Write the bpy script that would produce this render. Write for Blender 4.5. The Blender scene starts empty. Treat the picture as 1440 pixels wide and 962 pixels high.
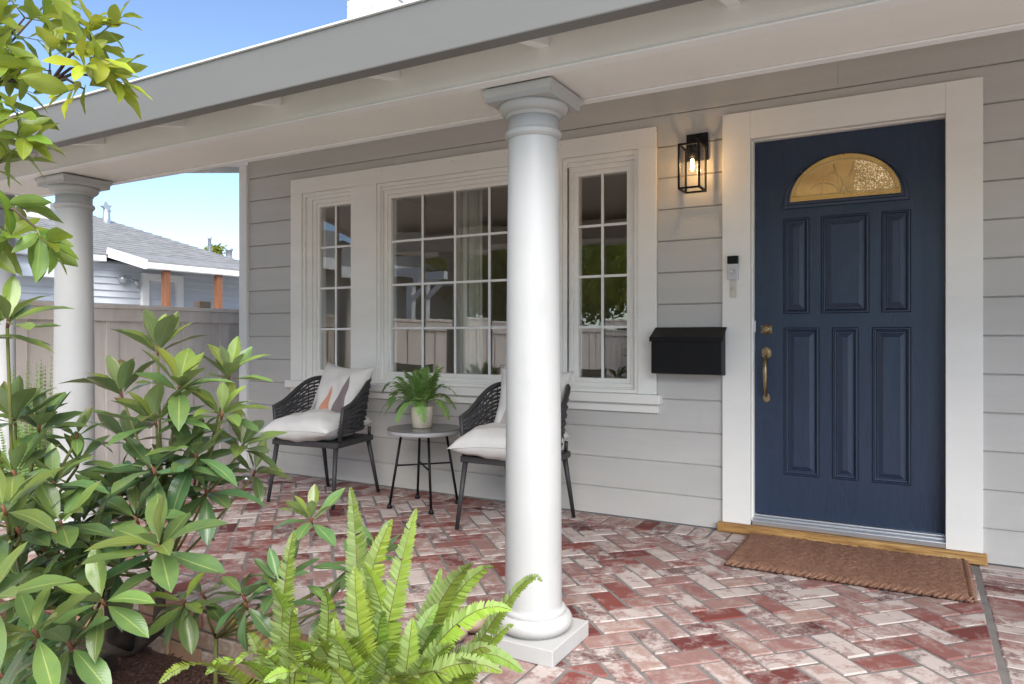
import bpy, bmesh, math, random
from mathutils import Vector, Matrix, Euler
random.seed(7)
R = math.radians
scn = bpy.context.scene
COL = scn.collection

# ------------------------------------------------------------------ camera, sky, sun, exposure
F_PX, YAW, HOR, CAM = 1013.2, 0.5113, 474.3, Vector((0.0, -4.2, 1.107))
cam_d = bpy.data.cameras.new('camera')
cam_d.sensor_width = 36.0
cam_d.lens = 36.0 * F_PX / 1440.0
cam_d.shift_y = -(481.0 - HOR) / 1440.0
cam_d.clip_start, cam_d.clip_end = 0.05, 3000
cam = bpy.data.objects.new('camera', cam_d)
COL.objects.link(cam)
cam.location = CAM
cam.rotation_euler = (R(90), 0, YAW)
scn.camera = cam

SUN_EL, SUN_AZ = 42.0, 140.0         # azimuth from +Y towards +X: high veiled light from the street side, behind the viewer
world = bpy.data.worlds.new('World')
scn.world = world
world.use_nodes = True
wn = world.node_tree
bg = wn.nodes['Background']
sky = wn.nodes.new('ShaderNodeTexSky')
sky.sky_type = 'NISHITA'
sky.sun_disc = False
sky.sun_elevation = R(SUN_EL)
sky.sun_rotation = R(SUN_AZ)
sky.air_density = 0.85
sky.dust_density = 0.0
sky.altitude = 1500.0
sky.ozone_density = 1.5
wn.links.new(sky.outputs[0], bg.inputs[0])
bg.inputs[1].default_value = 0.05
sun_d = bpy.data.lights.new('sun', 'SUN')
sun_d.energy = 1.5
sun_d.angle = R(55)
sun_d.color = (1.0, 0.95, 0.885)
sun = bpy.data.objects.new('sun', sun_d)
COL.objects.link(sun)
sd = Vector((math.sin(R(SUN_AZ)) * math.cos(R(SUN_EL)), math.cos(R(SUN_AZ)) * math.cos(R(SUN_EL)), math.sin(R(SUN_EL))))
sun.rotation_euler = sd.to_track_quat('Z', 'Y').to_euler()
sun.location = sd * 50
vs = scn.view_settings
vs.view_transform = 'Standard'
vs.look = 'None'
vs.gamma = 1
vs.use_curve_mapping = False
vs.exposure = 2.48
try:
    scn.cycles.max_bounces = 10
    scn.cycles.diffuse_bounces = 6
    scn.cycles.transparent_max_bounces = 16
except Exception:
    pass


def pt(u, v, d):
    """a point d metres in front of the lens, on the sight line of one picture point"""
    c, s = math.cos(YAW), math.sin(YAW)
    a = (u - 720) / F_PX * d
    b = -(v - HOR) / F_PX * d
    return Vector((a * c - d * s, a * s + d * c + CAM.y, CAM.z + b))


# ------------------------------------------------------------------ object helpers
def tag(o, label=None, cat=None, group=None, kind=None):
    if label: o['label'] = label
    if cat: o['category'] = cat
    if group: o['group'] = group
    if kind: o['kind'] = kind
    return o


def empty(name, loc=(0, 0, 0), rz=0.0, label=None, cat=None, group=None):
    o = bpy.data.objects.new(name, None)
    o.empty_display_size = 0.1
    COL.objects.link(o)
    o.location = loc
    o.rotation_euler = (0, 0, rz)
    return tag(o, label, cat, group)


class MB:
    """collects shapes, then links them as ONE mesh object"""
    def __init__(self):
        self.v, self.f, self.smooth, self.uv, self.rnd = [], [], [], {}, []

    def face(self, idx, smooth=False):
        self.f.append(tuple(idx)); self.smooth.append(smooth)

    def box(self, x0, x1, y0, y1, z0, z1):
        n = len(self.v)
        self.v += [Vector(p) for p in ((x0, y0, z0), (x1, y0, z0), (x1, y1, z0), (x0, y1, z0), (x0, y0, z1), (x1, y0, z1), (x1, y1, z1), (x0, y1, z1))]
        for q in ((0, 3, 2, 1), (4, 5, 6, 7), (0, 1, 5, 4), (1, 2, 6, 5), (2, 3, 7, 6), (3, 0, 4, 7)):
            self.face([n + i for i in q])
        return self

    def quadstrip(self, ring_a, ring_b, closed=True, smooth=False):
        k = len(ring_a)
        for i in range(k if closed else k - 1):
            j = (i + 1) % k
            self.face((ring_a[i], ring_a[j], ring_b[j], ring_b[i]), smooth)

    def add(self, pts):
        n = len(self.v)
        self.v += [Vector(p) for p in pts]
        return list(range(n, n + len(pts)))

    def tube(self, pts, r, sides=6, caps=True, smooth=True):
        pts = [Vector(p) for p in pts]
        rs = r if isinstance(r, (list, tuple)) else [r] * len(pts)
        rings = []
        prev = None
        for i, p in enumerate(pts):
            t = (pts[min(i + 1, len(pts) - 1)] - pts[max(i - 1, 0)])
            if t.length < 1e-9: t = Vector((0, 0, 1))
            t.normalize()
            if prev is None:
                a = t.orthogonal().normalized()
            else:
                a = (prev - t * prev.dot(t))
                if a.length < 1e-6: a = t.orthogonal()
                a.normalize()
            prev = a
            b = t.cross(a)
            rings.append(self.add([p + (a * math.cos(2 * math.pi * k / sides) + b * math.sin(2 * math.pi * k / sides)) * rs[i] for k in range(sides)]))
        for i in range(len(rings) - 1):
            self.quadstrip(rings[i], rings[i + 1], True, smooth)
        if caps:
            self.face(rings[0][::-1]); self.face(rings[-1])
        return self

    def bar(self, p, q, w, h, up=(0, 0, 1)):
        """square bar from p to q"""
        p, q, up = Vector(p), Vector(q), Vector(up)
        t = (q - p).normalized()
        s = t.cross(up)
        if s.length < 1e-5: s = t.orthogonal()
        s.normalize(); n = s.cross(t)
        ra = self.add([p + s * a * w / 2 + n * b * h / 2 for a, b in ((-1, -1), (1, -1), (1, 1), (-1, 1))])
        rb = self.add([q + s * a * w / 2 + n * b * h / 2 for a, b in ((-1, -1), (1, -1), (1, 1), (-1, 1))])
        self.quadstrip(ra, rb); self.face(ra[::-1]); self.face(rb)
        return self

    def lathe(self, prof, c=(0, 0, 0), n=40, smooth=True, cap=True):
        """prof: (radius, z) from bottom to top; consecutive equal points make a sharp edge"""
        c = Vector(c)
        rings = [self.add([c + Vector((r * math.cos(2 * math.pi * k / n), r * math.sin(2 * math.pi * k / n), z)) for k in range(n)]) for r, z in prof]
        for i in range(len(rings) - 1):
            self.quadstrip(rings[i], rings[i + 1], True, smooth)
        if cap:
            self.face(rings[0][::-1]); self.face(rings[-1])
        return self

    def prism(self, poly, axis_from, axis_to):
        """poly: list of Vectors in one plane, extruded from +axis_from to +axis_to (vectors)"""
        a = self.add([Vector(p) + Vector(axis_from) for p in poly])
        b = self.add([Vector(p) + Vector(axis_to) for p in poly])
        self.quadstrip(a, b); self.face(a[::-1]); self.face(b)
        return self

    def rect_ring(self, o, i, y0, y1):
        """frame in the wall plane between outer rect o and inner rect i (x0,x1,z0,z1), front y0, back y1"""
        def pr(r, y): return [(r[0], y, r[2]), (r[1], y, r[2]), (r[1], y, r[3]), (r[0], y, r[3])]
        of, inf, ob, ib = self.add(pr(o, y0)), self.add(pr(i, y0)), self.add(pr(o, y1)), self.add(pr(i, y1))
        self.quadstrip(of, inf); self.quadstrip(inf, ib); self.quadstrip(ib, ob); self.quadstrip(ob, of)
        return self

    def build(self, name, mat=None, parent=None, bevel=0.0, seg=2, kind=None, auto=False):
        off = Vector((0, 0, 0))
        if parent is not None and parent.get('_world') is not None:
            off = Vector(parent['_world'])
        me = bpy.data.meshes.new(name)
        me.from_pydata([tuple(p - off) for p in self.v], [], self.f)
        if any(self.smooth):
            me.polygons.foreach_set('use_smooth', self.smooth)
        me.validate()
        bm = bmesh.new(); bm.from_mesh(me)
        bmesh.ops.recalc_face_normals(bm, faces=bm.faces)
        bm.to_mesh(me); bm.free()
        if mat: me.materials.append(mat)
        o = bpy.data.objects.new(name, me)
        COL.objects.link(o)
        if parent is not None: o.parent = parent
        if bevel:
            m = o.modifiers.new('bevel', 'BEVEL'); m.width = bevel; m.segments = seg; m.limit_method = 'ANGLE'; m.angle_limit = R(40)
            m.harden_normals = False
        if kind: o['kind'] = kind
        return o


def world_thing(name, label, cat, group=None, loc=(0, 0, 0)):
    o = empty(name, loc, 0, label, cat, group)
    o['_world'] = tuple(loc)
    return o


def B(x0, x1, y0, y1, z0, z1):
    return MB().box(x0, x1, y0, y1, z0, z1)


# ------------------------------------------------------------------ materials
def mat_new(name):
    m = bpy.data.materials.new(name); m.use_nodes = True
    return m, m.node_tree.nodes, m.node_tree.links, m.node_tree.nodes['Principled BSDF']


def nd(ns, typ, **kw):
    n = ns.new(typ)
    for k, v in kw.items(): setattr(n, k, v)
    return n


def ramp(ns, stops, interp='LINEAR'):
    r = ns.new('ShaderNodeValToRGB'); r.color_ramp.interpolation = interp
    e = r.color_ramp.elements
    while len(e) < len(stops): e.new(0.5)
    for el, (p, c) in zip(e, stops):
        el.position = p; el.color = (c[0], c[1], c[2], 1) if not isinstance(c, (int, float)) else (c, c, c, 1)
    return r


def mathn(ns, ls, op, a, b=None, c=None, clamp=False):
    n = ns.new('ShaderNodeMath'); n.operation = op; n.use_clamp = clamp
    for i, x in enumerate((a, b, c)):
        if x is None: continue
        if isinstance(x, (int, float)): n.inputs[i].default_value = x
        else: ls.new(x, n.inputs[i])
    return n.outputs[0]


def mixc(ns, ls, fac, a, b, blend='MIX'):
    n = ns.new('ShaderNodeMix'); n.data_type = 'RGBA'; n.blend_type = blend
    for k, x in ((0, fac), (6, a), (7, b)):
        if isinstance(x, (int, float)): n.inputs[k].default_value = x
        elif isinstance(x, (tuple, list)): n.inputs[k].default_value = (x[0], x[1], x[2], 1)
        else: ls.new(x, n.inputs[k])
    return n.outputs[2]


def noise(ns, ls, vec, scale, detail=4, rough=0.55, dist=0.0):
    n = ns.new('ShaderNodeTexNoise'); n.inputs['Scale'].default_value = scale; n.inputs['Detail'].default_value = detail
    n.inputs['Roughness'].default_value = rough; n.inputs['Distortion'].default_value = dist
    if vec is not None: ls.new(vec, n.inputs['Vector'])
    return n.outputs['Fac']


def mapping(ns, ls, src, scale=(1, 1, 1), loc=(0, 0, 0), rot=(0, 0, 0)):
    m = ns.new('ShaderNodeMapping'); m.inputs['Scale'].default_value = scale; m.inputs['Location'].default_value = loc; m.inputs['Rotation'].default_value = rot
    ls.new(src, m.inputs['Vector'])
    return m.outputs[0]


def bump(ns, ls, h, strength, dist, bs):
    b = ns.new('ShaderNodeBump'); b.inputs['Strength'].default_value = strength; b.inputs['Distance'].default_value = dist
    ls.new(h, b.inputs['Height']); ls.new(b.outputs[0], bs.inputs['Normal'])
    return b


def paint(name, col, rough=0.5, var=0.06, grain=0.3, scale=3.0, spec=0.4, stretch=(1, 1, 1), dirt=0.0):
    m, ns, ls, bs = mat_new(name)
    tc = ns.new('ShaderNodeTexCoord').outputs['Object']
    mp = mapping(ns, ls, tc, stretch)
    n1 = noise(ns, ls, mp, scale, 5)
    n2 = noise(ns, ls, mp, scale * 30, 3)
    r = ramp(ns, [(0.3, tuple(c * (1 - var) for c in col)), (0.7, tuple(min(1, c * (1 + var)) for c in col))])
    ls.new(n1, r.inputs[0])
    out = r.outputs[0]
    if dirt:
        n3 = noise(ns, ls, mapping(ns, ls, tc, (1.3, 1.3, 0.5)), 6, 8, 0.7)
        rr = ramp(ns, [(0.56, 0.0), (0.75, dirt)])
        ls.new(n3, rr.inputs[0])
        out = mixc(ns, ls, rr.outputs[0], out, tuple(c * 0.55 for c in col))
    oi = ns.new('ShaderNodeObjectInfo').outputs['Random']
    k = mathn(ns, ls, 'MULTIPLY_ADD', oi, 0.05, 0.975)
    hsv = ns.new('ShaderNodeHueSaturation'); ls.new(out, hsv.inputs['Color']); ls.new(k, hsv.inputs['Value'])
    ls.new(hsv.outputs[0], bs.inputs['Base Color'])
    bs.inputs['Roughness'].default_value = rough
    bs.inputs['Specular IOR Level'].default_value = spec
    if grain:
        h = mathn(ns, ls, 'ADD', mathn(ns, ls, 'MULTIPLY', n2, 0.6), mathn(ns, ls, 'MULTIPLY', n1, 1.0))
        bump(ns, ls, h, grain, 0.004, bs)
    return m


M = {}
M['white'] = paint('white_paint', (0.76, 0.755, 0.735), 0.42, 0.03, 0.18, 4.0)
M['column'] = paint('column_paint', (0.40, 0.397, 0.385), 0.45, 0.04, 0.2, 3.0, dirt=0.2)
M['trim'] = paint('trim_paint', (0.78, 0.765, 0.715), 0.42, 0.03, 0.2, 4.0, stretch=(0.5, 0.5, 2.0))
M['siding'] = paint('siding_paint', (0.49, 0.477, 0.447), 0.5, 0.05, 0.45, 5.0, stretch=(0.25, 1.0, 2.0), dirt=0.12)
M['fascia'] = paint('fascia_paint', (0.160, 0.157, 0.148), 0.5, 0.05, 0.2, 2.0, stretch=(0.3, 1, 1), dirt=0.08)
M['soffit'] = paint('soffit_paint', (0.74, 0.725, 0.675), 0.55, 0.04, 0.2, 2.0)
M['black'] = paint('black_metal', (0.008, 0.008, 0.009), 0.5, 0.1, 0.1, 8.0, spec=0.2)
M['charcoal'] = paint('charcoal_metal', (0.035, 0.034, 0.035), 0.5, 0.1, 0.1, 8.0)
M['wicker'] = paint('charcoal_rope', (0.05, 0.048, 0.05), 0.6, 0.25, 0.5, 40.0)
M['roofing'] = paint('roof_felt', (0.16, 0.16, 0.16), 0.9, 0.2, 0.5, 3.0)
M['drip'] = paint('drip_edge_metal', (0.85, 0.85, 0.85), 0.35, 0.02, 0.0)
M['brown_wall'] = paint('room_plaster', (0.62, 0.49, 0.36), 0.8, 0.05, 0.2)
M['room_floor'] = paint('room_boards', (0.30, 0.18, 0.10), 0.4, 0.3, 0.1, 4.0, stretch=(0.2, 2, 1))
M['curtain'] = paint('curtain_cloth', (0.72, 0.72, 0.66), 0.9, 0.05, 0.2, 20.0)
M['stone'] = paint('river_stone', (0.36, 0.27, 0.20), 0.7, 0.25, 0.4, 9.0)
M['pot'] = paint('cream_ceramic', (0.62, 0.55, 0.46), 0.5, 0.08, 0.3, 12.0, stretch=(3, 3, .4))
M['slab'] = paint('table_stone', (0.13, 0.13, 0.13), 0.16, 0.1, 0.0, 20.0)
M['rope_grey'] = paint('grey_rope', (0.34, 0.34, 0.34), 0.7, 0.1, 0.1, 12.0)
M['cotton'] = paint('cream_cotton', (0.58, 0.565, 0.54), 0.9, 0.05, 0.5, 9.0)
M['concrete'] = paint('pale_concrete', (0.40, 0.37, 0.33), 0.9, 0.12, 0.4, 1.2)
M['bark'] = paint('dark_bark', (0.07, 0.05, 0.038), 0.9, 0.4, 1.0, 14.0, stretch=(1, 1, .35))
M['twig'] = paint('green_twig', (0.17, 0.18, 0.05), 0.6, 0.3, 0.3, 12.0)
M['twig_red'] = paint('reddish_bud_scale', (0.16, 0.06, 0.03), 0.7, 0.3, 0.4, 20.0)
M['rachis'] = paint('brown_green_rachis', (0.13, 0.10, 0.035), 0.6, 0.2, 0.1)
M['steel'] = paint('galvanised_steel', (0.42, 0.44, 0.47), 0.45, 0.1, 0.1)
M['steel'].node_tree.nodes['Principled BSDF'].inputs['Metallic'].default_value = 0.6
M['alu'] = paint('aluminium_sill', (0.55, 0.56, 0.57), 0.33, 0.05, 0.05)
M['alu'].node_tree.nodes['Principled BSDF'].inputs['Metallic'].default_value = 0.75
M['brass'] = paint('aged_brass', (0.33, 0.24, 0.13), 0.36, 0.35, 0.25, 60.0)
M['brass'].node_tree.nodes['Principled BSDF'].inputs['Metallic'].default_value = 1.0
M['came'] = paint('gilt_came', (0.60, 0.48, 0.25), 0.3, 0.05, 0.0)
M['came'].node_tree.nodes['Principled BSDF'].inputs['Metallic'].default_value = 0.5
M['chrome'] = paint('polished_metal', (0.6, 0.6, 0.6), 0.12, 0.05, 0.0)
M['chrome'].node_tree.nodes['Principled BSDF'].inputs['Metallic'].default_value = 1.0
M['bell_silver'] = paint('satin_nickel_plastic', (0.50, 0.50, 0.51), 0.35, 0.03, 0.0)
M['bell_black'] = paint('gloss_black_plastic', (0.008, 0.008, 0.008), 0.15, 0.03, 0.0)
M['chime'] = paint('yellowed_plastic', (0.55, 0.52, 0.44), 0.45, 0.05, 0.05)
M['vinyl'] = paint('pale_vinyl_siding', (0.60, 0.63, 0.67), 0.5, 0.03, 0.05)
M['nwhite'] = paint('neighbour_white', (0.78, 0.78, 0.77), 0.5, 0.03, 0.05)
M['redwood'] = paint('orange_post_wood', (0.21, 0.088, 0.042), 0.7, 0.25, 0.3, 8.0, stretch=(3, 3, .3))
M['beige_door'] = paint('beige_door_paint', (0.42, 0.36, 0.31), 0.6, 0.05, 0.1)
M['valance'] = paint('grey_awning_edge', (0.15, 0.155, 0.17), 0.8, 0.1, 0.1)
M['chimney'] = paint('white_painted_brick', (0.80, 0.79, 0.78), 0.7, 0.04, 0.6, 12.0)
M['fencewood'] = paint('taupe_stained_board', (0.72, 0.64, 0.58), 0.8, 0.10, 0.5, 6.0, stretch=(1.5, 1.5, .25), dirt=0.15)
M['woodstrip'] = None


def mat_brick(name, stops, white, wl, wh, joint=False):
    m, ns, ls, bs = mat_new(name)
    at = nd(ns, 'ShaderNodeAttribute', attribute_name='rnd')
    rnd = at.outputs['Fac']
    geo = ns.new('ShaderNodeNewGeometry').outputs['Position']
    off = ns.new('ShaderNodeCombineXYZ')
    ls.new(mathn(ns, ls, 'MULTIPLY', rnd, 57.0), off.inputs[2])
    va = nd(ns, 'ShaderNodeVectorMath', operation='ADD'); ls.new(geo, va.inputs[0]); ls.new(off.outputs[0], va.inputs[1])
    v = va.outputs[0]
    base = ramp(ns, stops); ls.new(rnd, base.inputs[0])
    n1 = noise(ns, ls, v, 13, 7, 0.64, 0.35)
    n2 = noise(ns, ls, v, 70, 5, 0.6)
    n3 = noise(ns, ls, v, 7, 3, 0.5)
    # body colour mottling
    body = mixc(ns, ls, mathn(ns, ls, 'MULTIPLY', n2, 0.40), base.outputs[0], (0.10, 0.035, 0.03), 'MIX')
    # second random from the first
    r2 = mathn(ns, ls, 'FRACT', mathn(ns, ls, 'MULTIPLY', rnd, 13.7))
    thr = mathn(ns, ls, 'MULTIPLY_ADD', r2, wh - wl, wl)
    s = mathn(ns, ls, 'ADD', mathn(ns, ls, 'MULTIPLY', n1, 0.80), mathn(ns, ls, 'MULTIPLY', n2, 0.20))
    ed = nd(ns, 'ShaderNodeAttribute', attribute_name='edge').outputs['Fac']
    s = mathn(ns, ls, 'ADD', s, mathn(ns, ls, 'MULTIPLY', ed, 0.012))
    d = mathn(ns, ls, 'SUBTRACT', s, thr)
    w = mathn(ns, ls, 'MULTIPLY', d, 14.0, None, True)
    wcol = mixc(ns, ls, n3, white[0], white[1])
    pinkish = mixc(ns, ls, mathn(ns, ls, 'MULTIPLY_ADD', n2, 0.5, 0.15), body, wcol)
    veil = mathn(ns, ls, 'MULTIPLY', mathn(ns, ls, 'SUBTRACT', mathn(ns, ls, 'ADD', s, 0.14), thr), 7.0, None, True)
    c1 = mixc(ns, ls, veil, body, pinkish)
    c2 = mixc(ns, ls, mathn(ns, ls, 'MULTIPLY', w, 0.88), c1, wcol)
    ls.new(c2, bs.inputs['Base Color'])
    bs.inputs['Roughness'].default_value = 0.82
    bs.inputs['Specular IOR Level'].default_value = 0.25
    h = mathn(ns, ls, 'ADD', mathn(ns, ls, 'MULTIPLY', w, 0.5), mathn(ns, ls, 'ADD', n2, mathn(ns, ls, 'MULTIPLY', n1, 0.6)))
    bump(ns, ls, h, 0.55, 0.004, bs)
    return m


M['brick'] = mat_brick('whitewashed_brick',
    [(0.0, (0.060, 0.022, 0.022)), (0.10, (0.115, 0.032, 0.030)), (0.25, (0.20, 0.052, 0.040)), (0.42, (0.22, 0.082, 0.07)), (0.62, (0.27, 0.140, 0.125)), (0.82, (0.29, 0.175, 0.155)), (1.0, (0.33, 0.20, 0.16))],
    ((0.39, 0.315, 0.285), (0.54, 0.485, 0.45)), 0.39, 0.67)
M['tanbrick'] = mat_brick('tan_brick',
    [(0.0, (0.26, 0.13, 0.09)), (0.5, (0.38, 0.22, 0.14)), (1.0, (0.45, 0.27, 0.15))],
    ((0.48, 0.38, 0.30), (0.55, 0.46, 0.38)), 0.46, 0.72)
M['mortar'] = paint('grey_mortar', (0.17, 0.155, 0.145), 0.95, 0.15, 0.8, 12.0)


def mat_door():
    m, ns, ls, bs = mat_new('navy_door_paint')
    tc = ns.new('ShaderNodeTexCoord').outputs['Object']
    # cathedral grain: stretched, distorted rings, fibreglass-moulded relief
    vert = mapping(ns, ls, tc, (1, 1, 0.16))
    n = noise(ns, ls, vert, 7.0, 2, 0.5)
    ringv = mathn(ns, ls, 'FRACT', mathn(ns, ls, 'MULTIPLY', n, 15.0))
    fine = noise(ns, ls, mapping(ns, ls, tc, (1, 1, 0.03)), 260.0, 3, 0.6)
    grain = mathn(ns, ls, 'ADD', mathn(ns, ls, 'MULTIPLY', ringv, 0.5), mathn(ns, ls, 'MULTIPLY', fine, 0.9))
    r = ramp(ns, [(0.2, (0.0155, 0.029, 0.058)), (1.2 / 1.4, (0.021, 0.037, 0.071))]); ls.new(grain, r.inputs[0])
    ls.new(r.outputs[0], bs.inputs['Base Color'])
    bs.inputs['Roughness'].default_value = 0.38
    bs.inputs['Specular IOR Level'].default_value = 0.5
    bump(ns, ls, grain, 0.45, 0.0022, bs)
    return m


M['door'] = mat_door()


def mat_leaf(name, old, young, under, rough=0.38, transl=0.25, midrib=0.5, gloss=0.5):
    m, ns, ls, bs = mat_new(name)
    oi = ns.new('ShaderNodeObjectInfo')
    uv = ns.new('ShaderNodeUVMap').outputs[0]
    sep = ns.new('ShaderNodeSeparateXYZ'); ls.new(uv, sep.inputs[0])
    geo = ns.new('ShaderNodeNewGeometry')
    age = ns.new('ShaderNodeSeparateColor'); ls.new(oi.outputs['Color'], age.inputs[0])
    n1 = noise(ns, ls, geo.outputs['Position'], 30, 4)
    fac = mathn(ns, ls, 'ADD', age.outputs[0], mathn(ns, ls, 'MULTIPLY', mathn(ns, ls, 'SUBTRACT', n1, 0.5), 0.5), None, True)
    top = mixc(ns, ls, fac, old, young)
    # midrib and side veins from the blade's own uv
    ax = mathn(ns, ls, 'ABSOLUTE', sep.outputs[1])
    rib = mathn(ns, ls, 'LESS_THAN', ax, 0.055)
    vein = mathn(ns, ls, 'SINE', mathn(ns, ls, 'MULTIPLY', mathn(ns, ls, 'SUBTRACT', sep.outputs[0], mathn(ns, ls, 'MULTIPLY', ax, 0.22)), 95.0))
    veinm = mathn(ns, ls, 'MULTIPLY', mathn(ns, ls, 'MAXIMUM', vein, 0.0), 0.035)
    top = mixc(ns, ls, mathn(ns, ls, 'MULTIPLY', rib, midrib), top, (0.36, 0.40, 0.12))
    top = mixc(ns, ls, veinm, top, (0.22, 0.27, 0.10))
    hsv = ns.new('ShaderNodeHueSaturation'); ls.new(top, hsv.inputs['Color'])
    ls.new(mathn(ns, ls, 'MULTIPLY_ADD', oi.outputs['Random'], 0.6, 0.70), hsv.inputs['Value'])
    ls.new(mathn(ns, ls, 'MULTIPLY_ADD', oi.outputs['Random'], 0.03, 0.485), hsv.inputs['Hue'])
    # some blades have a browned tip or a worn spot
    spot = mathn(ns, ls, 'MULTIPLY', mathn(ns, ls, 'GREATER_THAN', mathn(ns, ls, 'ADD', sep.outputs[0], mathn(ns, ls, 'MULTIPLY', n1, 0.35)), mathn(ns, ls, 'MULTIPLY_ADD', oi.outputs['Random'], 0.9, 1.05)), 0.75)
    hsv_ = hsv
    class _O: pass
    hsv = _O(); hsv.outputs = [mixc(ns, ls, spot, hsv_.outputs[0], (0.16, 0.10, 0.04))]
    col = mixc(ns, ls, geo.outputs['Backfacing'], hsv.outputs[0], mixc(ns, ls, 0.45, hsv.outputs[0], under))
    ls.new(col, bs.inputs['Base Color'])
    bs.inputs['Roughness'].default_value = rough
    bs.inputs['Specular IOR Level'].default_value = gloss
    bump(ns, ls, mathn(ns, ls, 'ADD', mathn(ns, ls, 'MULTIPLY', vein, 0.15), n1), 0.3, 0.0015, bs)
    tr = ns.new('ShaderNodeBsdfTranslucent')
    ls.new(mixc(ns, ls, 0.5, hsv.outputs[0], young), tr.inputs[0])
    mx = ns.new('ShaderNodeMixShader'); mx.inputs[0].default_value = transl
    ls.new(bs.outputs[0], mx.inputs[1]); ls.new(tr.outputs[0], mx.inputs[2])
    ls.new(mx.outputs[0], ns['Material Output'].inputs[0])
    return m


M['rhodo'] = mat_leaf('rhododendron_leaf', (0.072, 0.142, 0.055), (0.235, 0.28, 0.038), (0.26, 0.33, 0.19), 0.30, 0.16, 0.5, 0.6)
M['citrus'] = mat_leaf('citrus_leaf', (0.09, 0.19, 0.028), (0.42, 0.44, 0.035), (0.26, 0.36, 0.12), 0.36, 0.35)
M['fern'] = mat_leaf('fern_frond', (0.085, 0.18, 0.035), (0.30, 0.40, 0.045), (0.34, 0.44, 0.20), 0.5, 0.35, 0.0, 0.35)
M['potfern'] = mat_leaf('pot_fern_frond', (0.11, 0.25, 0.055), (0.26, 0.44, 0.09), (0.2, 0.3, 0.14), 0.5, 0.3, 0.0, 0.35)
M['tree_leaf'] = mat_leaf('tree_leaf', (0.11, 0.20, 0.03), (0.36, 0.42, 0.06), (0.25, 0.32, 0.12), 0.5, 0.5, 0.0)
M['dry'] = mat_leaf('dry_frond', (0.42, 0.27, 0.09), (0.5, 0.36, 0.12), (0.5, 0.4, 0.2), 0.6, 0.3, 0.0, 0.2)


def mat_glass(name, tint=(1, 1, 1), ior=1.7, rough=0.0):
    m, ns, ls, bs = mat_new(name)
    fr = ns.new('ShaderNodeFresnel')
    bf = ns.new('ShaderNodeNewGeometry').outputs['Backfacing']          # thin pane: no total reflection at the inner face
    ls.new(mathn(ns, ls, 'MULTIPLY_ADD', bf, 1.0 / ior - ior, ior), fr.inputs['IOR'])
    tr = ns.new('ShaderNodeBsdfTransparent'); tr.inputs[0].default_value = (*tint, 1)
    gl = ns.new('ShaderNodeBsdfGlossy'); gl.inputs['Roughness'].default_value = rough
    mx = ns.new('ShaderNodeMixShader')
    ls.new(fr.outputs[0], mx.inputs[0]); ls.new(tr.outputs[0], mx.inputs[1]); ls.new(gl.outputs[0], mx.inputs[2])
    ls.new(mx.outputs[0], ns['Material Output'].inputs[0])
    ns.remove(bs)
    return m


M['glass'] = mat_glass('window_glass', (0.95, 0.95, 0.93), 2.0)
M['lampglass'] = mat_glass('lamp_glass', (0.97, 0.97, 0.97), 1.35)


def mat_amber():
    m, ns, ls, bs = mat_new('amber_leaded_glass')
    tc = ns.new('ShaderNodeTexCoord').outputs['Object']
    n1 = noise(ns, ls, tc, 9, 3)
    vor = ns.new('ShaderNodeTexVoronoi'); vor.inputs['Scale'].default_value = 130; ls.new(tc, vor.inputs['Vector'])
    sep = ns.new('ShaderNodeSeparateXYZ'); ls.new(tc, sep.inputs[0])
    # bubbled pieces on the right half of the fan
    right = mathn(ns, ls, 'GREATER_THAN', mathn(ns, ls, 'ADD', sep.outputs[0], mathn(ns, ls, 'MULTIPLY', n1, 0.1)), -0.24)
    ex = mathn(ns, ls, 'DIVIDE', mathn(ns, ls, 'ADD', sep.outputs[0], 0.3405), 0.242)
    ez = mathn(ns, ls, 'DIVIDE', mathn(ns, ls, 'SUBTRACT', sep.outputs[2], 1.886), 0.181)
    rr = mathn(ns, ls, 'ADD', mathn(ns, ls, 'MULTIPLY', ex, ex), mathn(ns, ls, 'MULTIPLY', ez, ez))
    rim = mathn(ns, ls, 'MAXIMUM', mathn(ns, ls, 'GREATER_THAN', rr, 1.0), mathn(ns, ls, 'LESS_THAN', ez, 0.0))
    r = ramp(ns, [(0.3, (0.23, 0.135, 0.045)), (0.7, (0.36, 0.225, 0.08))]); ls.new(n1, r.inputs[0])
    r2 = ramp(ns, [(0.3, (0.22, 0.13, 0.035)), (0.7, (0.31, 0.195, 0.06))]); ls.new(n1, r2.inputs[0])
    inner = mathn(ns, ls, 'SUBTRACT', 1.0, rim)
    dot = mathn(ns, ls, 'GREATER_THAN', noise(ns, ls, tc, 170, 2), 0.56)
    spk = mathn(ns, ls, 'MULTIPLY', mathn(ns, ls, 'MULTIPLY', dot, right), inner)
    col = mixc(ns, ls, rim, r.outputs[0], r2.outputs[0])
    col = mixc(ns, ls, mathn(ns, ls, 'MULTIPLY', spk, 0.65), col, (0.85, 0.74, 0.48))
    ls.new(col, bs.inputs['Base Color'])
    bs.inputs['Roughness'].default_value = 0.18
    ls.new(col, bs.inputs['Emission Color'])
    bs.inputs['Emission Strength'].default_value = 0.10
    h = mathn(ns, ls, 'MULTIPLY', vor.outputs['Distance'], right)
    bump(ns, ls, h, 0.8, 0.004, bs)
    return m


M['amber'] = mat_amber()


def mat_emit(name, col, s):
    m, ns, ls, bs = mat_new(name)
    bs.inputs['Base Color'].default_value = (*col, 1)
    bs.inputs['Emission Color'].default_value = (*col, 1)
    bs.inputs['Emission Strength'].default_value = s
    return m


M['filament'] = mat_emit('glowing_filament', (1.0, 0.60, 0.2), 14.0)


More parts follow.
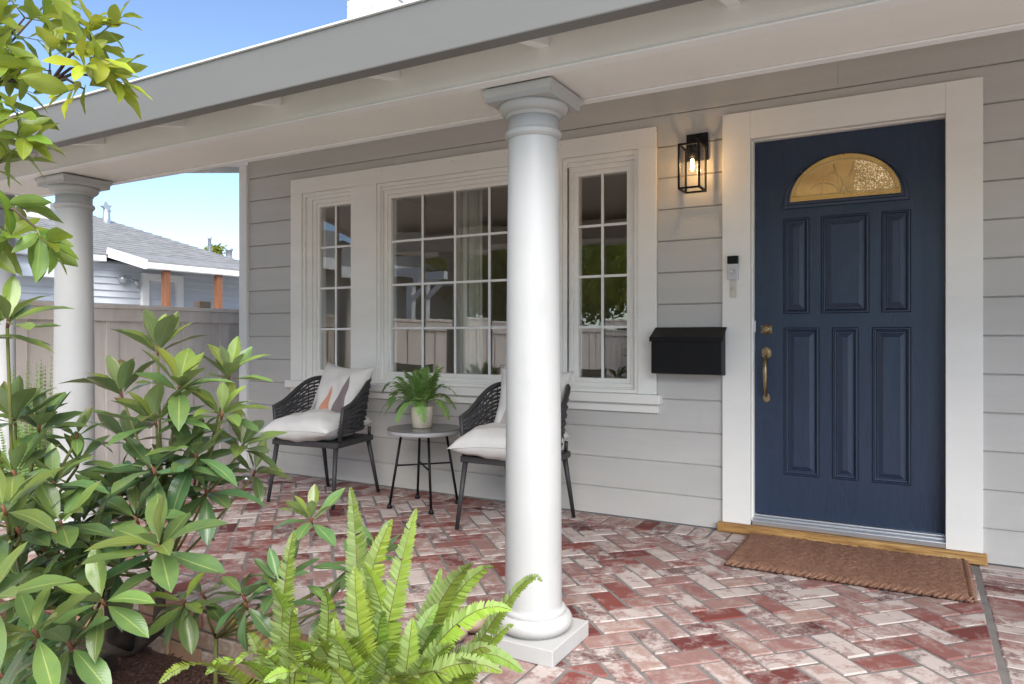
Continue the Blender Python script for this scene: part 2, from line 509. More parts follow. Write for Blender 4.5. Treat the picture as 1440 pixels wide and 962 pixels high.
def mat_wood_strip():
    m, ns, ls, bs = mat_new('weathered_oak_sill')
    tc = ns.new('ShaderNodeTexCoord').outputs['Object']
    n = noise(ns, ls, mapping(ns, ls, tc, (0.5, 3, 6)), 14, 6, 0.7)
    n2 = noise(ns, ls, mapping(ns, ls, tc, (1.0, 8, 12)), 3, 5, 0.6)
    r = ramp(ns, [(0.36, (0.13, 0.06, 0.02)), (0.48, (0.36, 0.19, 0.055)), (0.58, (0.48, 0.28, 0.09)), (0.68, (0.58, 0.46, 0.28))])
    ls.new(mathn(ns, ls, 'ADD', mathn(ns, ls, 'MULTIPLY', n, 0.55), mathn(ns, ls, 'MULTIPLY', n2, 0.45)), r.inputs[0])
    ls.new(r.outputs[0], bs.inputs['Base Color']); bs.inputs['Roughness'].default_value = 0.6
    bump(ns, ls, n, 0.7, 0.004, bs)
    return m


M['woodstrip'] = mat_wood_strip()


def mat_mat():
    m, ns, ls, bs = mat_new('coir_fibre')
    tc = ns.new('ShaderNodeTexCoord').outputs['Object']
    n = noise(ns, ls, mapping(ns, ls, tc, (1, 1, 1)), 110, 6, 0.75)
    n2 = noise(ns, ls, mapping(ns, ls, tc, (6, 1, 1)), 3, 4)
    r = ramp(ns, [(0.25, (0.105, 0.052, 0.034)), (0.5, (0.27, 0.148, 0.10)), (0.75, (0.42, 0.25, 0.175))])
    ls.new(mathn(ns, ls, 'ADD', mathn(ns, ls, 'MULTIPLY', n, 0.72), mathn(ns, ls, 'MULTIPLY', n2, 0.28)), r.inputs[0])
    ls.new(r.outputs[0], bs.inputs['Base Color']); bs.inputs['Roughness'].default_value = 0.95
    bs.inputs['Specular IOR Level'].default_value = 0.1
    bump(ns, ls, n, 1.0, 0.008, bs)
    return m


M['mat'] = mat_mat()


def mat_shingle():
    m, ns, ls, bs = mat_new('grey_asphalt_shingle')
    tc = ns.new('ShaderNodeTexCoord').outputs['Object']
    n = noise(ns, ls, mapping(ns, ls, tc, (1, 1, 6)), 5, 4)
    n2 = noise(ns, ls, tc, 60, 3)
    r = ramp(ns, [(0.3, (0.13, 0.13, 0.132)), (0.5, (0.22, 0.22, 0.22)), (0.7, (0.31, 0.305, 0.30))])
    ls.new(mathn(ns, ls, 'ADD', mathn(ns, ls, 'MULTIPLY', n, 0.6), mathn(ns, ls, 'MULTIPLY', n2, 0.4)), r.inputs[0])
    ls.new(r.outputs[0], bs.inputs['Base Color']); bs.inputs['Roughness'].default_value = 0.95
    bump(ns, ls, n2, 0.6, 0.01, bs)
    return m


M['shingle'] = mat_shingle()


def mat_mulch():
    m, ns, ls, bs = mat_new('bark_mulch')
    geo = ns.new('ShaderNodeNewGeometry').outputs['Position']
    n = noise(ns, ls, geo, 45, 6, 0.7)
    r = ramp(ns, [(0.3, (0.025, 0.013, 0.010)), (0.52, (0.13, 0.062, 0.042)), (0.75, (0.30, 0.165, 0.11))]); ls.new(n, r.inputs[0])
    ls.new(r.outputs[0], bs.inputs['Base Color']); bs.inputs['Roughness'].default_value = 0.95
    bump(ns, ls, n, 1.0, 0.02, bs)
    return m


M['mulch'] = mat_mulch()


def mat_pillow():
    """printed peaks on cream cotton: flat print by the cushion's own uv"""
    m, ns, ls, bs = mat_new('peak_print_cotton')
    uv = ns.new('ShaderNodeUVMap').outputs[0]
    sep = ns.new('ShaderNodeSeparateXYZ'); ls.new(uv, sep.inputs[0])
    x, z = sep.outputs[0], sep.outputs[1]
    geo = ns.new('ShaderNodeNewGeometry').outputs['Position']
    n = noise(ns, ls, geo, 400, 2)
    col = mixc(ns, ls, n, (0.50, 0.48, 0.45), (0.64, 0.62, 0.585))

    def peak(cx, w, h, z0, lean, c, cur):
        nonlocal col
        t = mathn(ns, ls, 'DIVIDE', mathn(ns, ls, 'SUBTRACT', z, z0), h)
        half = mathn(ns, ls, 'MULTIPLY', mathn(ns, ls, 'POWER', mathn(ns, ls, 'SUBTRACT', 1.0, t, None, True), 0.8), w)
        mid = mathn(ns, ls, 'MULTIPLY_ADD', t, lean, cx)
        inside = mathn(ns, ls, 'LESS_THAN', mathn(ns, ls, 'ABSOLUTE', mathn(ns, ls, 'SUBTRACT', x, mid)), half)
        k = mathn(ns, ls, 'MULTIPLY', inside, mathn(ns, ls, 'MULTIPLY', mathn(ns, ls, 'GREATER_THAN', t, 0.0), mathn(ns, ls, 'LESS_THAN', t, 1.0)))
        col = mixc(ns, ls, mathn(ns, ls, 'MULTIPLY', k, 0.92), col, c)
    peak(-0.62, 0.2, 0.75, -1.0, 0.05, (0.33, 0.29, 0.28), 0)
    peak(-0.16, 0.24, 1.18, -1.0, 0.05, (0.50, 0.22, 0.13), 0)
    peak(0.34, 0.33, 1.55, -1.0, 0.12, (0.16, 0.12, 0.13), 0)
    peak(0.82, 0.17, 0.6, -1.0, 0.02, (0.16, 0.145, 0.145), 0)
    ls.new(col, bs.inputs['Base Color']); bs.inputs['Roughness'].default_value = 0.92
    bs.inputs['Specular IOR Level'].default_value = 0.15
    n2 = noise(ns, ls, geo, 14, 3)
    bump(ns, ls, mathn(ns, ls, 'ADD', n2, mathn(ns, ls, 'MULTIPLY', n, 0.12)), 0.5, 0.012, bs)
    return m


M['pillow'] = mat_pillow()

# ------------------------------------------------------------------ ground
g = MB()
g.add([(-700, -700, -0.34), (700, -700, -0.34), (700, 900, -0.34), (-700, 900, -0.34)]); g.face((0, 1, 2, 3))
tag(g.build('ground', M['concrete']), 'pale concrete yard around the house', None, None, 'structure')


# ------------------------------------------------------------------ bricks
def clip_poly(poly, x0, x1, y0, y1):
    def cut(p, f, inter):
        out = []
        for i in range(len(p)):
            a, b = p[i], p[(i + 1) % len(p)]
            ia, ib = f(a), f(b)
            if ia: out.append(a)
            if ia != ib: out.append(inter(a, b))
        return out
    def ix(v): return lambda a, b: (v, a[1] + (b[1] - a[1]) * (v - a[0]) / (b[0] - a[0]))
    def iy(v): return lambda a, b: (a[0] + (b[0] - a[0]) * (v - a[1]) / (b[1] - a[1]), v)
    for f, it in ((lambda p: p[0] >= x0, ix(x0)), (lambda p: p[0] <= x1, ix(x1)), (lambda p: p[1] >= y0, iy(y0)), (lambda p: p[1] <= y1, iy(y1))):
        if len(poly) < 3: return []
        poly = cut(poly, f, it)
    return poly


def poly_area(p):
    return 0.5 * sum(p[i][0] * p[(i + 1) % len(p)][1] - p[(i + 1) % len(p)][0] * p[i][1] for i in range(len(p)))


def brick_mesh(bricks, zt, thick, bm_like, rng):
    """paver prisms with worn, chamfered tops; bricks: list of plan polygons"""
    for poly in bricks:
        if poly_area(poly) < 0: poly = poly[::-1]
        # drop tiny edges
        q = [p for i, p in enumerate(poly) if (Vector(p) - Vector(poly[i - 1])).length > 0.006]
        if len(q) < 3: continue
        cx = sum(p[0] for p in q) / len(q); cy = sum(p[1] for p in q) / len(q)
        tx, ty, h = rng.uniform(-.012, .012), rng.uniform(-.012, .012), rng.uniform(-.0018, .0018)
        jit = [(p[0] + rng.uniform(-.0016, .0016), p[1] + rng.uniform(-.0016, .0016)) for p in q]
        def zz(p, d): return zt + h + (p[0] - cx) * tx + (p[1] - cy) * ty + d
        def inset(p, d):
            v = Vector((cx - p[0], cy - p[1])); L = v.length or 1
            return (p[0] + v.x / L * d, p[1] + v.y / L * d)
        a = bm_like.add([(p[0], p[1], zt - thick) for p in jit])
        b = bm_like.add([(p[0], p[1], zz(p, -.0045)) for p in jit])
        c = bm_like.add([(*inset(p, .0055), zz(p, 0)) for p in jit])
        n0 = len(bm_like.f)
        ne = len(q)
        bm_like.quadstrip(a, b); bm_like.quadstrip(b, c); bm_like.face(c)
        val = rng.random()
        bm_like.rnd += [val] * (len(bm_like.f) - n0)
        bm_like.uv.setdefault('edge', []).extend([1.0] * (2 * ne) + [0.0])


def build_rnd(mb, name, mat, parent=None, kind=None, center=None):
    off = Vector(center) if center is not None else Vector((0, 0, 0))
    me = bpy.data.meshes.new(name)
    me.from_pydata([tuple(p - off) for p in mb.v], [], mb.f)
    at = me.attributes.new('rnd', 'FLOAT', 'FACE')
    at.data.foreach_set('value', mb.rnd)
    if 'edge' in mb.uv and len(mb.uv['edge']) == len(mb.f):
        a2 = me.attributes.new('edge', 'FLOAT', 'FACE'); a2.data.foreach_set('value', mb.uv['edge'])
    me.materials.append(mat)
    o = bpy.data.objects.new(name, me); COL.objects.link(o)
    o.location = off
    if parent is not None: o.parent = parent
    if kind: o['kind'] = kind
    return o


rng = random.Random(11)
FX0, FX1, FXR = -5.3, 0.245, 2.6        # herringbone field and the band to its right
FY0, FY1 = -2.225, 0.0
plans = []
# herringbone at 45 degrees
m_ = 0.1045; j_ = 0.0062
ca, sa = math.cos(R(45)), math.sin(R(45))
hx0, hx1, hy0, hy1 = FX0, FX1, FY0 + 0.215, FY1 - 0.205
N = 60
for i in range(-N, N):
    for j in range(-N, N):
        t = (i - j) % 4
        if t == 0: p0, p1, q0, q1 = i, i + 2, j, j + 1
        elif t == 3: p0, p1, q0, q1 = i, i + 1, j, j + 2
        else: continue
        p0, p1, q0, q1 = p0 * m_ + j_, p1 * m_ - j_, q0 * m_ + j_, q1 * m_ - j_
        poly = [(x * ca - y * sa - 2.2 , x * sa + y * ca - 1.1) for x, y in ((p0, q0), (p1, q0), (p1, q1), (p0, q1))]
        if max(p[0] for p in poly) < hx0 or min(p[0] for p in poly) > hx1 or max(p[1] for p in poly) < hy0 or min(p[1] for p in poly) > hy1: continue
        poly = clip_poly(poly, hx0 + j_, hx1 - j_, hy0 + j_, hy1 - j_)
        if len(poly) >= 3 and abs(poly_area(poly)) > 0.0009: plans.append(poly)
# soldier courses along the wall and along the front edge
x = FX0
while x < FX1 - 0.02:
    w = 0.1045
    x1 = min(x + w, FX1)
    if x1 - x > 0.03:
        plans.append([(x + j_, FY1 - 0.205 + j_), (x1 - j_, FY1 - 0.205 + j_), (x1 - j_, FY1 - .003), (x + j_, FY1 - .003)])
        plans.append([(x + j_, FY0), (x1 - j_, FY0), (x1 - j_, FY0 + 0.215 - j_), (x + j_, FY0 + 0.215 - j_)])
    x = x1
# stacked courses right of the field, laid along the wall
y = FY1
k = 0
while y > FY0 + 0.02:
    y0 = max(y - 0.085, FY0)
    xx = FX1 + 0.012 - 0.1 * (k % 2) * 0
    while xx < FXR:
        plans.append([(xx + j_, y0 + j_), (xx + 0.21 - j_, y0 + j_), (xx + 0.21 - j_, y - j_), (xx + j_, y - j_)])
        xx += 0.21
    y = y0; k += 1


def in_view(px, py, pz):
    v = Vector((px, py, pz)) - CAM
    c, s = math.cos(YAW), math.sin(YAW)
    d = -v.x * s + v.y * c
    if d < 0.2: return None
    u = 720 + F_PX * (v.x * c + v.y * s) / d; w = HOR - F_PX * v.z / d
    return u, w, d


floor_mb = B(FX0, FXR, FY0 + 0.004, 0.0, -0.34, -0.0038)
floor = tag(floor_mb.build('porch_floor', M['mortar']), 'whitewashed red brick porch floor laid in herringbone', None, None, 'structure')
scored = []
for poly in plans:
    cx = sum(p[0] for p in poly) / len(poly); cy = sum(p[1] for p in poly) / len(poly)
    q = in_view(cx, cy, 0)
    s = 0
    if q and -20 < q[0] < 1460 and q[1] < 985:
        hid = 0.25 if q[0] < 180 else 1.0
        s = abs(poly_area(poly)) / q[2] ** 3 * hid
    scored.append((s, poly, (cx, cy, 0)))
scored.sort(key=lambda t: -t[0])
rest = MB()
for n_, (s, poly, c) in enumerate(scored):
    if n_ < 300 and s > 0:
        mb = MB(); brick_mesh([poly], 0.0, 0.05, mb, rng)
        if mb.f: build_rnd(mb, 'brick', M['brick'], floor, None, c)
    else:
        brick_mesh([poly], 0.0, 0.05, rest, rng)
build_rnd(rest, 'brick_paving', M['brick'], floor, 'stuff')

# planter wall: the tan brick front of the porch
pw = world_thing('planter_wall', 'low tan brick retaining wall below the porch edge behind the ferns', 'wall')
tag(B(FX0, FXR, FY0 - 0.055, FY0 + 0.002, -0.34, -0.012).build('mortar_core', M['mortar'], pw))
for row in range(4):
    z1 = -0.002 - row * 0.074; z0 = z1 - 0.064
    xx = FX0 + (0.1 if row % 2 else 0.0)
    while xx < 1.2:
        x1 = xx + 0.2
        mb = MB().box(xx + .005, x1 - .005, FY0 - 0.068 + rng.uniform(-.003, .003), FY0 - 0.006, z0, z1)
        mb.rnd = [rng.random()] * len(mb.f)
        q = in_view(xx, FY0 - .06, z0)
        if q and 150 < q[0] < 760:
            o = build_rnd(mb, 'brick', M['tanbrick'], pw, None, (xx + .1, FY0 - .03, (z0 + z1) / 2))
            m = o.modifiers.new('bevel', 'BEVEL'); m.width = .005; m.segments = 2
        else:
            if row == 0 and 'pwrest' not in globals(): pwrest = MB()
            pwrest.v, base = pwrest.v, len(pwrest.v)
            pwrest.v += mb.v; pwrest.f += [tuple(i + base for i in f) for f in mb.f]; pwrest.smooth += mb.smooth; pwrest.rnd += mb.rnd
        xx = x1
build_rnd(pwrest, 'wall_brickwork', M['tanbrick'], pw, 'stuff')

# planting bed
bed = MB()
nx, ny = 60, 30
idx = {}
for i in range(nx + 1):
    for j in range(ny + 1):
        X = -4.6 + 4.2 * i / nx; Y = -2.285 - 1.15 * j / ny
        Z = -0.20 - 0.06 * (j / ny) + 0.016 * math.sin(X * 9 + Y * 4) + 0.012 * math.sin(X * 23) * math.cos(Y * 19)
        if j == ny or i == 0 or i == nx: Z = -0.345
        idx[i, j] = bed.add([(X, Y, Z)])[0]
for i in range(nx):
    for j in range(ny):
        bed.face((idx[i, j], idx[i, j + 1], idx[i + 1, j + 1], idx[i + 1, j]), True)
tag(bed.build('planting_bed', M['mulch']), 'dark mulched planting bed in front of the porch', None, None, 'structure')
ch = MB()
for k in range(5200):
    X = rng.uniform(-3.9, -0.9); Y = rng.uniform(-3.3, -2.30)
    Z = -0.20 - 0.06 * ((-2.285 - Y) / 1.15) + 0.016 * math.sin(X * 9 + Y * 4) + 0.012 * math.sin(X * 23) * math.cos(Y * 19) + rng.uniform(0, .012)
    a = rng.uniform(0, 6.28); L = rng.uniform(.012, .042); w = rng.uniform(.004, .010)
    d = Vector((math.cos(a), math.sin(a), rng.uniform(-.5, .5))).normalized() * L
    ch.bar(Vector((X, Y, Z)) - d / 2, Vector((X, Y, Z)) + d / 2, w, w * .5)
tag(ch.build('bark_mulch', M['mulch']), 'shredded dark brown bark mulch under the rhododendron', 'mulch', None, 'stuff')

# ------------------------------------------------------------------ the house
house = world_thing('porch_house', 'grey clapboard house with a white columned porch and navy front door', 'house')
WX0, WX1 = -4.93, 4.2
SL = 0.2                                        # roof slope
def roof_under(y): return 2.13 + SL * (y + 2.30)

# openings: window group and door
WO = (-4.265, -1.47, 0.775, 2.25)
DO = (-0.815, 0.130, -0.3, 2.225)
core = MB()
for a in ((WX0, WO[0], -0.34, 2.62), (WO[1], DO[0], -0.34, 2.62), (DO[1], WX1, -0.34, 2.62), (WO[0], WO[1], WO[3], 2.62), (WO[0], WO[1], -0.34, WO[2]), (DO[0], DO[1], DO[3], 2.62),
          (-3.735, -3.505, WO[2], WO[3]), (-2.13, -1.98, WO[2], WO[3])):
    core.box(a[0], a[1], 0.022, 0.14, a[2], a[3])
core.box(WX0, WX0 + 0.12, 0.141, 8.0, -0.34, 2.62)
core.box(WX1 - 0.12, WX1, 0.141, 8.0, -0.34, 2.62)
core.box(WX0, 0.0, 8.001, 8.12, -0.34, 2.62); core.box(3.5, WX1, 8.001, 8.12, -0.34, 2.62); core.box(0.0005, 3.4995, 8.001, 8.12, 2.2, 2.62); core.box(0.0005, 3.4995, 8.001, 8.12, -0.34, -0.001)  # back wall; its unseen opening is added to let daylight into the room
core.build('wall', M['siding'], house)


def siding_board(x0, x1, z0, z1, bottom=True, top=True):
    """one drop-siding board: flat face, coved top edge tucked behind the board above"""
    b = MB()
    prof = [(0.021, z0 + .002), (0.003, z0 + .002), (0.0, z0 + .005)]
    if top: prof += [(0.0, z1 - 0.007), (0.006, z1 - 0.003), (0.010, z1 + .001), (0.021, z1 + .001)]
    else: prof += [(0.0, z1), (0.021, z1)]
    a = b.add([(x0, y, z) for y, z in prof]); c = b.add([(x1, y, z) for y, z in prof])
    b.quadstrip(a, c); b.face(a[::-1]); b.face(c)
    b.build('siding_board', M['siding'], house)


rows = [-0.02] + [0.173 + 0.1885 * k for k in range(0, 14)]
for k in range(len(rows) - 1):
    z0, z1 = rows[k], rows[k + 1]
    if k == 0: z0 = 0.002
    segs = []
    L, Rr = -4.895, WX1
    cuts = []
    if z1 > 0.655 and z0 < 2.36: cuts.append((-4.387, -1.354))
    if z1 > 0.05 and z0 < 2.37: cuts.append((-0.967, 0.285))
    xs = L
    for a, c in cuts:
        segs.append((xs, a, z0, z1, True)); xs = c
    segs.append((xs, Rr, z0, z1, True))
    # partly covered rows keep their visible strip
    if z0 < 0.655 < z1: segs.append((-4.387, -1.354, z0, 0.652, False))
    if z0 < 2.37 < z1:
        segs.append((-4.387, -1.354, 2.368, z1, True)); segs.append((-0.967, 0.285, 2.378, z1, True))
    for s in segs:
        L_ = s[1] - s[0]
        if L_ > 2.2:
            xj = s[0] + L_ * rng.uniform(.3, .7)
            siding_board(s[0], xj - .0006, s[2], s[3], True, s[4]); siding_board(xj + .0006, s[1], s[2], s[3], True, s[4])
        else: siding_board(s[0], s[1], s[2], s[3], True, s[4])

B(-4.985, -4.895, -0.025, 0.021, 0.002, 2.55).build('corner_board', M['white'], house, .004)
B(-4.985, -4.931, 0.0215, 0.14, 0.002, 2.55).build('corner_board', M['white'], house, .004)

# window casing
cs = MB()
cs.box(-4.385, -4.265, -0.022, 0.022, 0.764, 2.25)
cs.box(-1.47, -1.356, -0.022, 0.022, 0.764, 2.25)
cs.box(-3.735, -3.505, -0.020, 0.022, 0.764, 2.25)
cs.box(-2.13, -1.98, -0.020, 0.022, 0.764, 2.25)
cs.box(-4.385, -1.356, -0.022, 0.022, 2.2505, 2.367)
cs.build('window_casing', M['trim'], house, .0015)
B(-4.42, -1.325, -0.055, 0.022, 0.706, 0.763).build('window_sill', M['trim'], house, .006)
B(-4.385, -1.346, -0.022, 0.022, 0.652, 0.7055).build('window_apron', M['trim'], house, .003)


def window(outer, gl, ncol, label):
    f = MB()
    o = outer
    r1 = (o[0] + .028, o[1] - .028, o[2] + .022, o[3] - .028)
    r2 = (gl[0] - .062, gl[1] + .062, gl[2] - .055, gl[3] + .060)
    r3 = (gl[0] - .028, gl[1] + .028, gl[2] - .028, gl[3] + .028)
    f.rect_ring((o[0] + .0005, o[1] - .0005, o[2], o[3] - .0005), r1, -0.010, 0.10)
    f.rect_ring(r1, r2, 0.006, 0.10)
    f.rect_ring(r2, r3, 0.020, 0.10)
    f.rect_ring(r3, gl, 0.029, 0.10)
    w = f.build('window', M['trim'], house, .0035)
    w['label'] = label
    nx_, nz_ = ncol, 4
    mw = 0.0085
    cw, chh = (gl[1] - gl[0]) / nx_, (gl[3] - gl[2]) / nz_
    for i in range(nx_):
        for j in range(nz_):
            a0, a1 = gl[0] + i * cw, gl[0] + (i + 1) * cw; b0, b1 = gl[2] + j * chh, gl[2] + (j + 1) * chh
            p = MB(); t1, t2 = rng.uniform(-.0012, .0012), rng.uniform(-.0012, .0012)
            pts = [(a0 + .002, b0 + .002, -t1 - t2), (a1 - .002, b0 + .002, t1 - t2), (a1 - .002, b1 - .002, t1 + t2), (a0 + .002, b1 - .002, -t1 + t2)]
            fa = p.add([(x_, 0.050 + e, z_) for x_, z_, e in pts]); fb = p.add([(x_, 0.054 + e, z_) for x_, z_, e in pts])
            p.quadstrip(fa, fb); p.face(fa); p.face(fb[::-1])
            p.build('pane', M['glass'], w)
    for i in range(1, nx_):
        X = gl[0] + i * cw
        B(X - mw, X + mw, 0.036, 0.048, gl[2], gl[3]).build('muntin', M['white'], w, .003)
    for j in range(1, nz_):
        Z = gl[2] + j * chh
        for i in range(nx_):
            a0 = gl[0] + i * cw + (mw if i else 0); a1 = gl[0] + (i + 1) * cw - (mw if i < nx_ - 1 else 0)
            B(a0 + .0003, a1 - .0003, 0.037, 0.048, Z - mw, Z + mw).build('muntin', M['white'], w, .003)


window((-4.265, -3.735, 0.764, 2.25), (-4.120, -3.795, 0.85, 2.135), 2, 'narrow side window with eight panes behind the left chair')
window((-3.505, -2.13, 0.764, 2.25), (-3.405, -2.275, 0.85, 2.14), 4, 'wide centre picture window with sixteen panes')
window((-1.98, -1.47, 0.764, 2.25), (-1.890, -1.560, 0.85, 2.135), 2, 'narrow side window with eight panes right of the column')

nh = MB()
for k in range(13):
    zr = 0.173 + 0.1885 * k + .03
    for xn in (-4.80, -1.31, -1.02, .34, .74):
        if rng.random() < .6: nh.box(xn - .0035, xn + .0035, -.0012, .002, zr - .0035, zr + .0035)
for k in range(26):
    xn = -4.5 + k * .21
    if xn < -4.4 or xn > -1.34:
        pass
    else:
        nh.box(xn - .003, xn + .003, -.0232, -.021, 2.335, 2.341)
nh.build('nail_head', M['siding'], house, kind='stuff')

# door
dc = MB()
dc.box(-0.966, -0.812, -0.022, 0.022, 0.055, 2.376)
dc.box(0.128, 0.284, -0.022, 0.022, 0.055, 2.376)
dc.box(-0.8115, 0.1275, -0.022, 0.022, 2.222, 2.376)
dc.build('door_casing', M['trim'], house, .0015)
dj = MB()
dj.box(-0.8225, -0.803, 0.0225, 0.14, 0.055, 2.222); dj.box(0.1285, 0.148, 0.0225, 0.14, 0.055, 2.222); dj.box(-0.8025, 0.128, 0.0225, 0.14, 2.215, 2.235)
dj.build('door_jamb', M['trim'], house, .002)
th = MB()
th.box(-0.8025, 0.128, -0.018, 0.15, 0.056, 0.083); th.box(-0.8025, 0.128, 0.014, 0.15, 0.0835, 0.096); th.box(-0.8025, 0.128, 0.036, 0.06, 0.0965, 0.106)
th.build('threshold', M['alu'], house, .003)
B(-0.990, 0.300, -0.052, -0.0005, 0.003, 0.0535).build('wooden_sill', M['woodstrip'], house, .006, 3)

DX0, DX1, DZ0, DZ1, DY = -0.800, 0.1265, 0.108, 2.213, 0.06
P_RECTS = [(-.648, -.513, 1.237, 1.769), (-.454, -.217, 1.237, 1.769), (-.160, -.024, 1.237, 1.769),
           (-.647, -.462, .338, 1.160), (-.399, -.269, .338, 1.160), (-.205, -.023, .338, 1.160)]
dm = MB()
xs = sorted({DX0, DX1} | {a for r in P_RECTS for a in r[:2]}); zs = sorted({DZ0, DZ1} | {a for r in P_RECTS for a in r[2:]})
vi = {}
for i, x in enumerate(xs):
    for j, z in enumerate(zs):
        vi[i, j] = dm.add([(x, DY, z)])[0]
for i in range(len(xs) - 1):
    for j in range(len(zs) - 1):
        mx_, mz_ = (xs[i] + xs[i + 1]) / 2, (zs[j] + zs[j + 1]) / 2
        if any(r[0] < mx_ < r[1] and r[2] < mz_ < r[3] for r in P_RECTS): continue
        dm.face((vi[i, j], vi[i + 1, j], vi[i + 1, j + 1], vi[i, j + 1]))
bk = dm.add([(DX0, DY + .045, DZ0), (DX1, DY + .045, DZ0), (DX1, DY + .045, DZ1), (DX0, DY + .045, DZ1)])
dm.face(bk[::-1])
fr_ = [vi[0, 0], vi[len(xs) - 1, 0], vi[len(xs) - 1, len(zs) - 1], vi[0, len(zs) - 1]]
dm.quadstrip([dm.add([dm.v[q]])[0] for q in fr_], bk)
door = dm.build('door', M['door'], house)
door['label'] = 'navy blue panelled front door with amber fan glass'
for r in P_RECTS:
    p = MB()
    prev = None
    for ins, dep in ((0, 0), (.002, .004), (.004, -.005), (.011, -.006), (.014, .011), (.021, .014), (.024, .008), (.030, .008), (.050, -.001), (.052, -.003)):
        ring = p.add([(r[0] + ins, DY + dep, r[2] + ins), (r[1] - ins, DY + dep, r[2] + ins), (r[1] - ins, DY + dep, r[3] - ins), (r[0] + ins, DY + dep, r[3] - ins)])
        if prev: p.quadstrip(prev, ring)
        prev = ring
    p.face(prev)
    p.build('panel', M['door'], door)
# fan light
FCX, FZ, FA, FB = -0.3405, 1.858, 0.272, 0.236
def fan(a, b, dz0=0.0, n=36):
    return [(FCX + a * math.cos(math.pi * k / n), FZ + dz0 + b * math.sin(math.pi * k / n)) for k in range(n + 1)]
fm = MB()
prev = None
for grow, dep in ((.040, 0), (.037, -.012), (.024, -.016), (.016, -.009), (.008, -.012), (0, -.008), (0, 0.0)):
    ring = fm.add([(x, DY - .0005 + dep, z) for x, z in fan(FA + grow, FB + grow, -grow * .95)])
    if prev: fm.quadstrip(prev, ring, True, False)
    prev = ring
fm.build('fanlight_frame', M['door'], door)
gm = MB()
fa = gm.add([(x, DY - .004, z) for x, z in fan(FA + .001, FB + .001)]); gm.face(fa)
fb = gm.add([(x, DY - .0006, z) for x, z in fan(FA + .001, FB + .001)]); gm.face(fb[::-1]); gm.quadstrip(fa, fb)
gm.build('fanlight_glass', M['amber'], door)
cm = MB()
def came(pts, r=.0030): cm.tube([(x, DY - .0045, z) for x, z in pts], r, 5)
came([(FCX + (FA - .03) * math.cos(math.pi * k / 24), FZ + .028 + (FB - .055) * math.sin(math.pi * k / 24)) for k in range(25)])
came([(FCX - FA + .012, FZ + .028), (FCX + FA - .012, FZ + .028)])
for sx in (-1, 1):
    came([(FCX + sx * (.10 + .075 * math.cos(math.pi * k / 12)), FZ + .028 + .06 * math.sin(math.pi * k / 12)) for k in range(13)])
    came([(FCX + sx * (.055 + .055 * math.cos(math.pi * k / 12)), FZ + .03 + .11 * math.sin(math.pi * k / 12)) for k in range(13)])
    came([(FCX + sx * .012, FZ + .03), (FCX + sx * .05, FZ + FB - .05)])
    came([(FCX + sx * .19, FZ + .15), (FCX + sx * .215, FZ + .165)])
came([(FCX, FZ), (FCX, FZ + .03)]); came([(FCX - .03, FZ + .03), (FCX, FZ + .06), (FCX + .03, FZ + .03)])
came([(FCX, FZ + FB - .03), (FCX, FZ + FB)])
cm.build('lead_came', M['came'], door)
# hardware
hw = MB()
X, Z = -0.738, 1.152
hw2 = MB()
def ylathe(mb, prof, cx, cz, n=24):
    rings = [mb.add([(cx + r * math.cos(2 * math.pi * k / n), y, cz + r * math.sin(2 * math.pi * k / n)) for k in range(n)]) for r, y in prof]
    for i in range(len(rings) - 1): mb.quadstrip(rings[i], rings[i + 1], True, True)
    mb.face(rings[-1])
ylathe(hw, [(.030, DY), (.030, DY - .006), (.026, DY - .010), (.021, DY - .011), (.020, DY - .022), (.017, DY - .026), (.008, DY - .027)], X, Z)
hw.box(X - .030, X + .030, DY - .004, DY - .0005, Z - .022, Z + .022)
hw.box(X - .0025, X + .0025, DY - .030, DY - .027, Z - .006, Z + .006)
hw.build('deadbolt', M['brass'], door)
hs = MB()
def plate(cx, z0, z1, w, th):
    poly = [Vector((cx + sx * w * k, 0, z)) for sx, z, k in ((-1, z0 + .008, .75), (0, z0, 1), (1, z0 + .008, .75), (1, z0 + .02, 1), (1, z1 - .02, 1), (1, z1 - .008, .7), (0, z1, 1), (-1, z1 - .008, .7), (-1, z1 - .02, 1), (-1, z0 + .02, 1))]
    hs.prism(poly, (0, DY - th, 0), (0, DY - .0005, 0))
plate(X, .985, 1.052, .026, .008)
plate(X, .738, .792, .019, .007)
ylathe(hs, [(.018, DY - .008), (.018, DY - .012), (.010, DY - .014)], X, 1.025, 16)
hs.tube([(X, DY - .006, .992), (X, DY - .03, .985), (X, DY - .05, .955), (X, DY - .052, .91), (X, DY - .05, .86), (X, DY - .044, .82), (X, DY - .026, .79), (X, DY - .006, .775)],
        [.009, .008, .0105, .013, .0115, .009, .0075, .007], 12)
hs.tube([(X, DY - .03, 1.0), (X, DY - .055, 1.012), (X, DY - .062, 1.01)], [.007, .008, .009], 10)
hs.build('door_handle', M['brass'], door, .0012)
B(-0.8025, -0.797, 0.045, 0.058, 1.135, 1.20).build('strike_tab', M['nwhite'], door, .001)

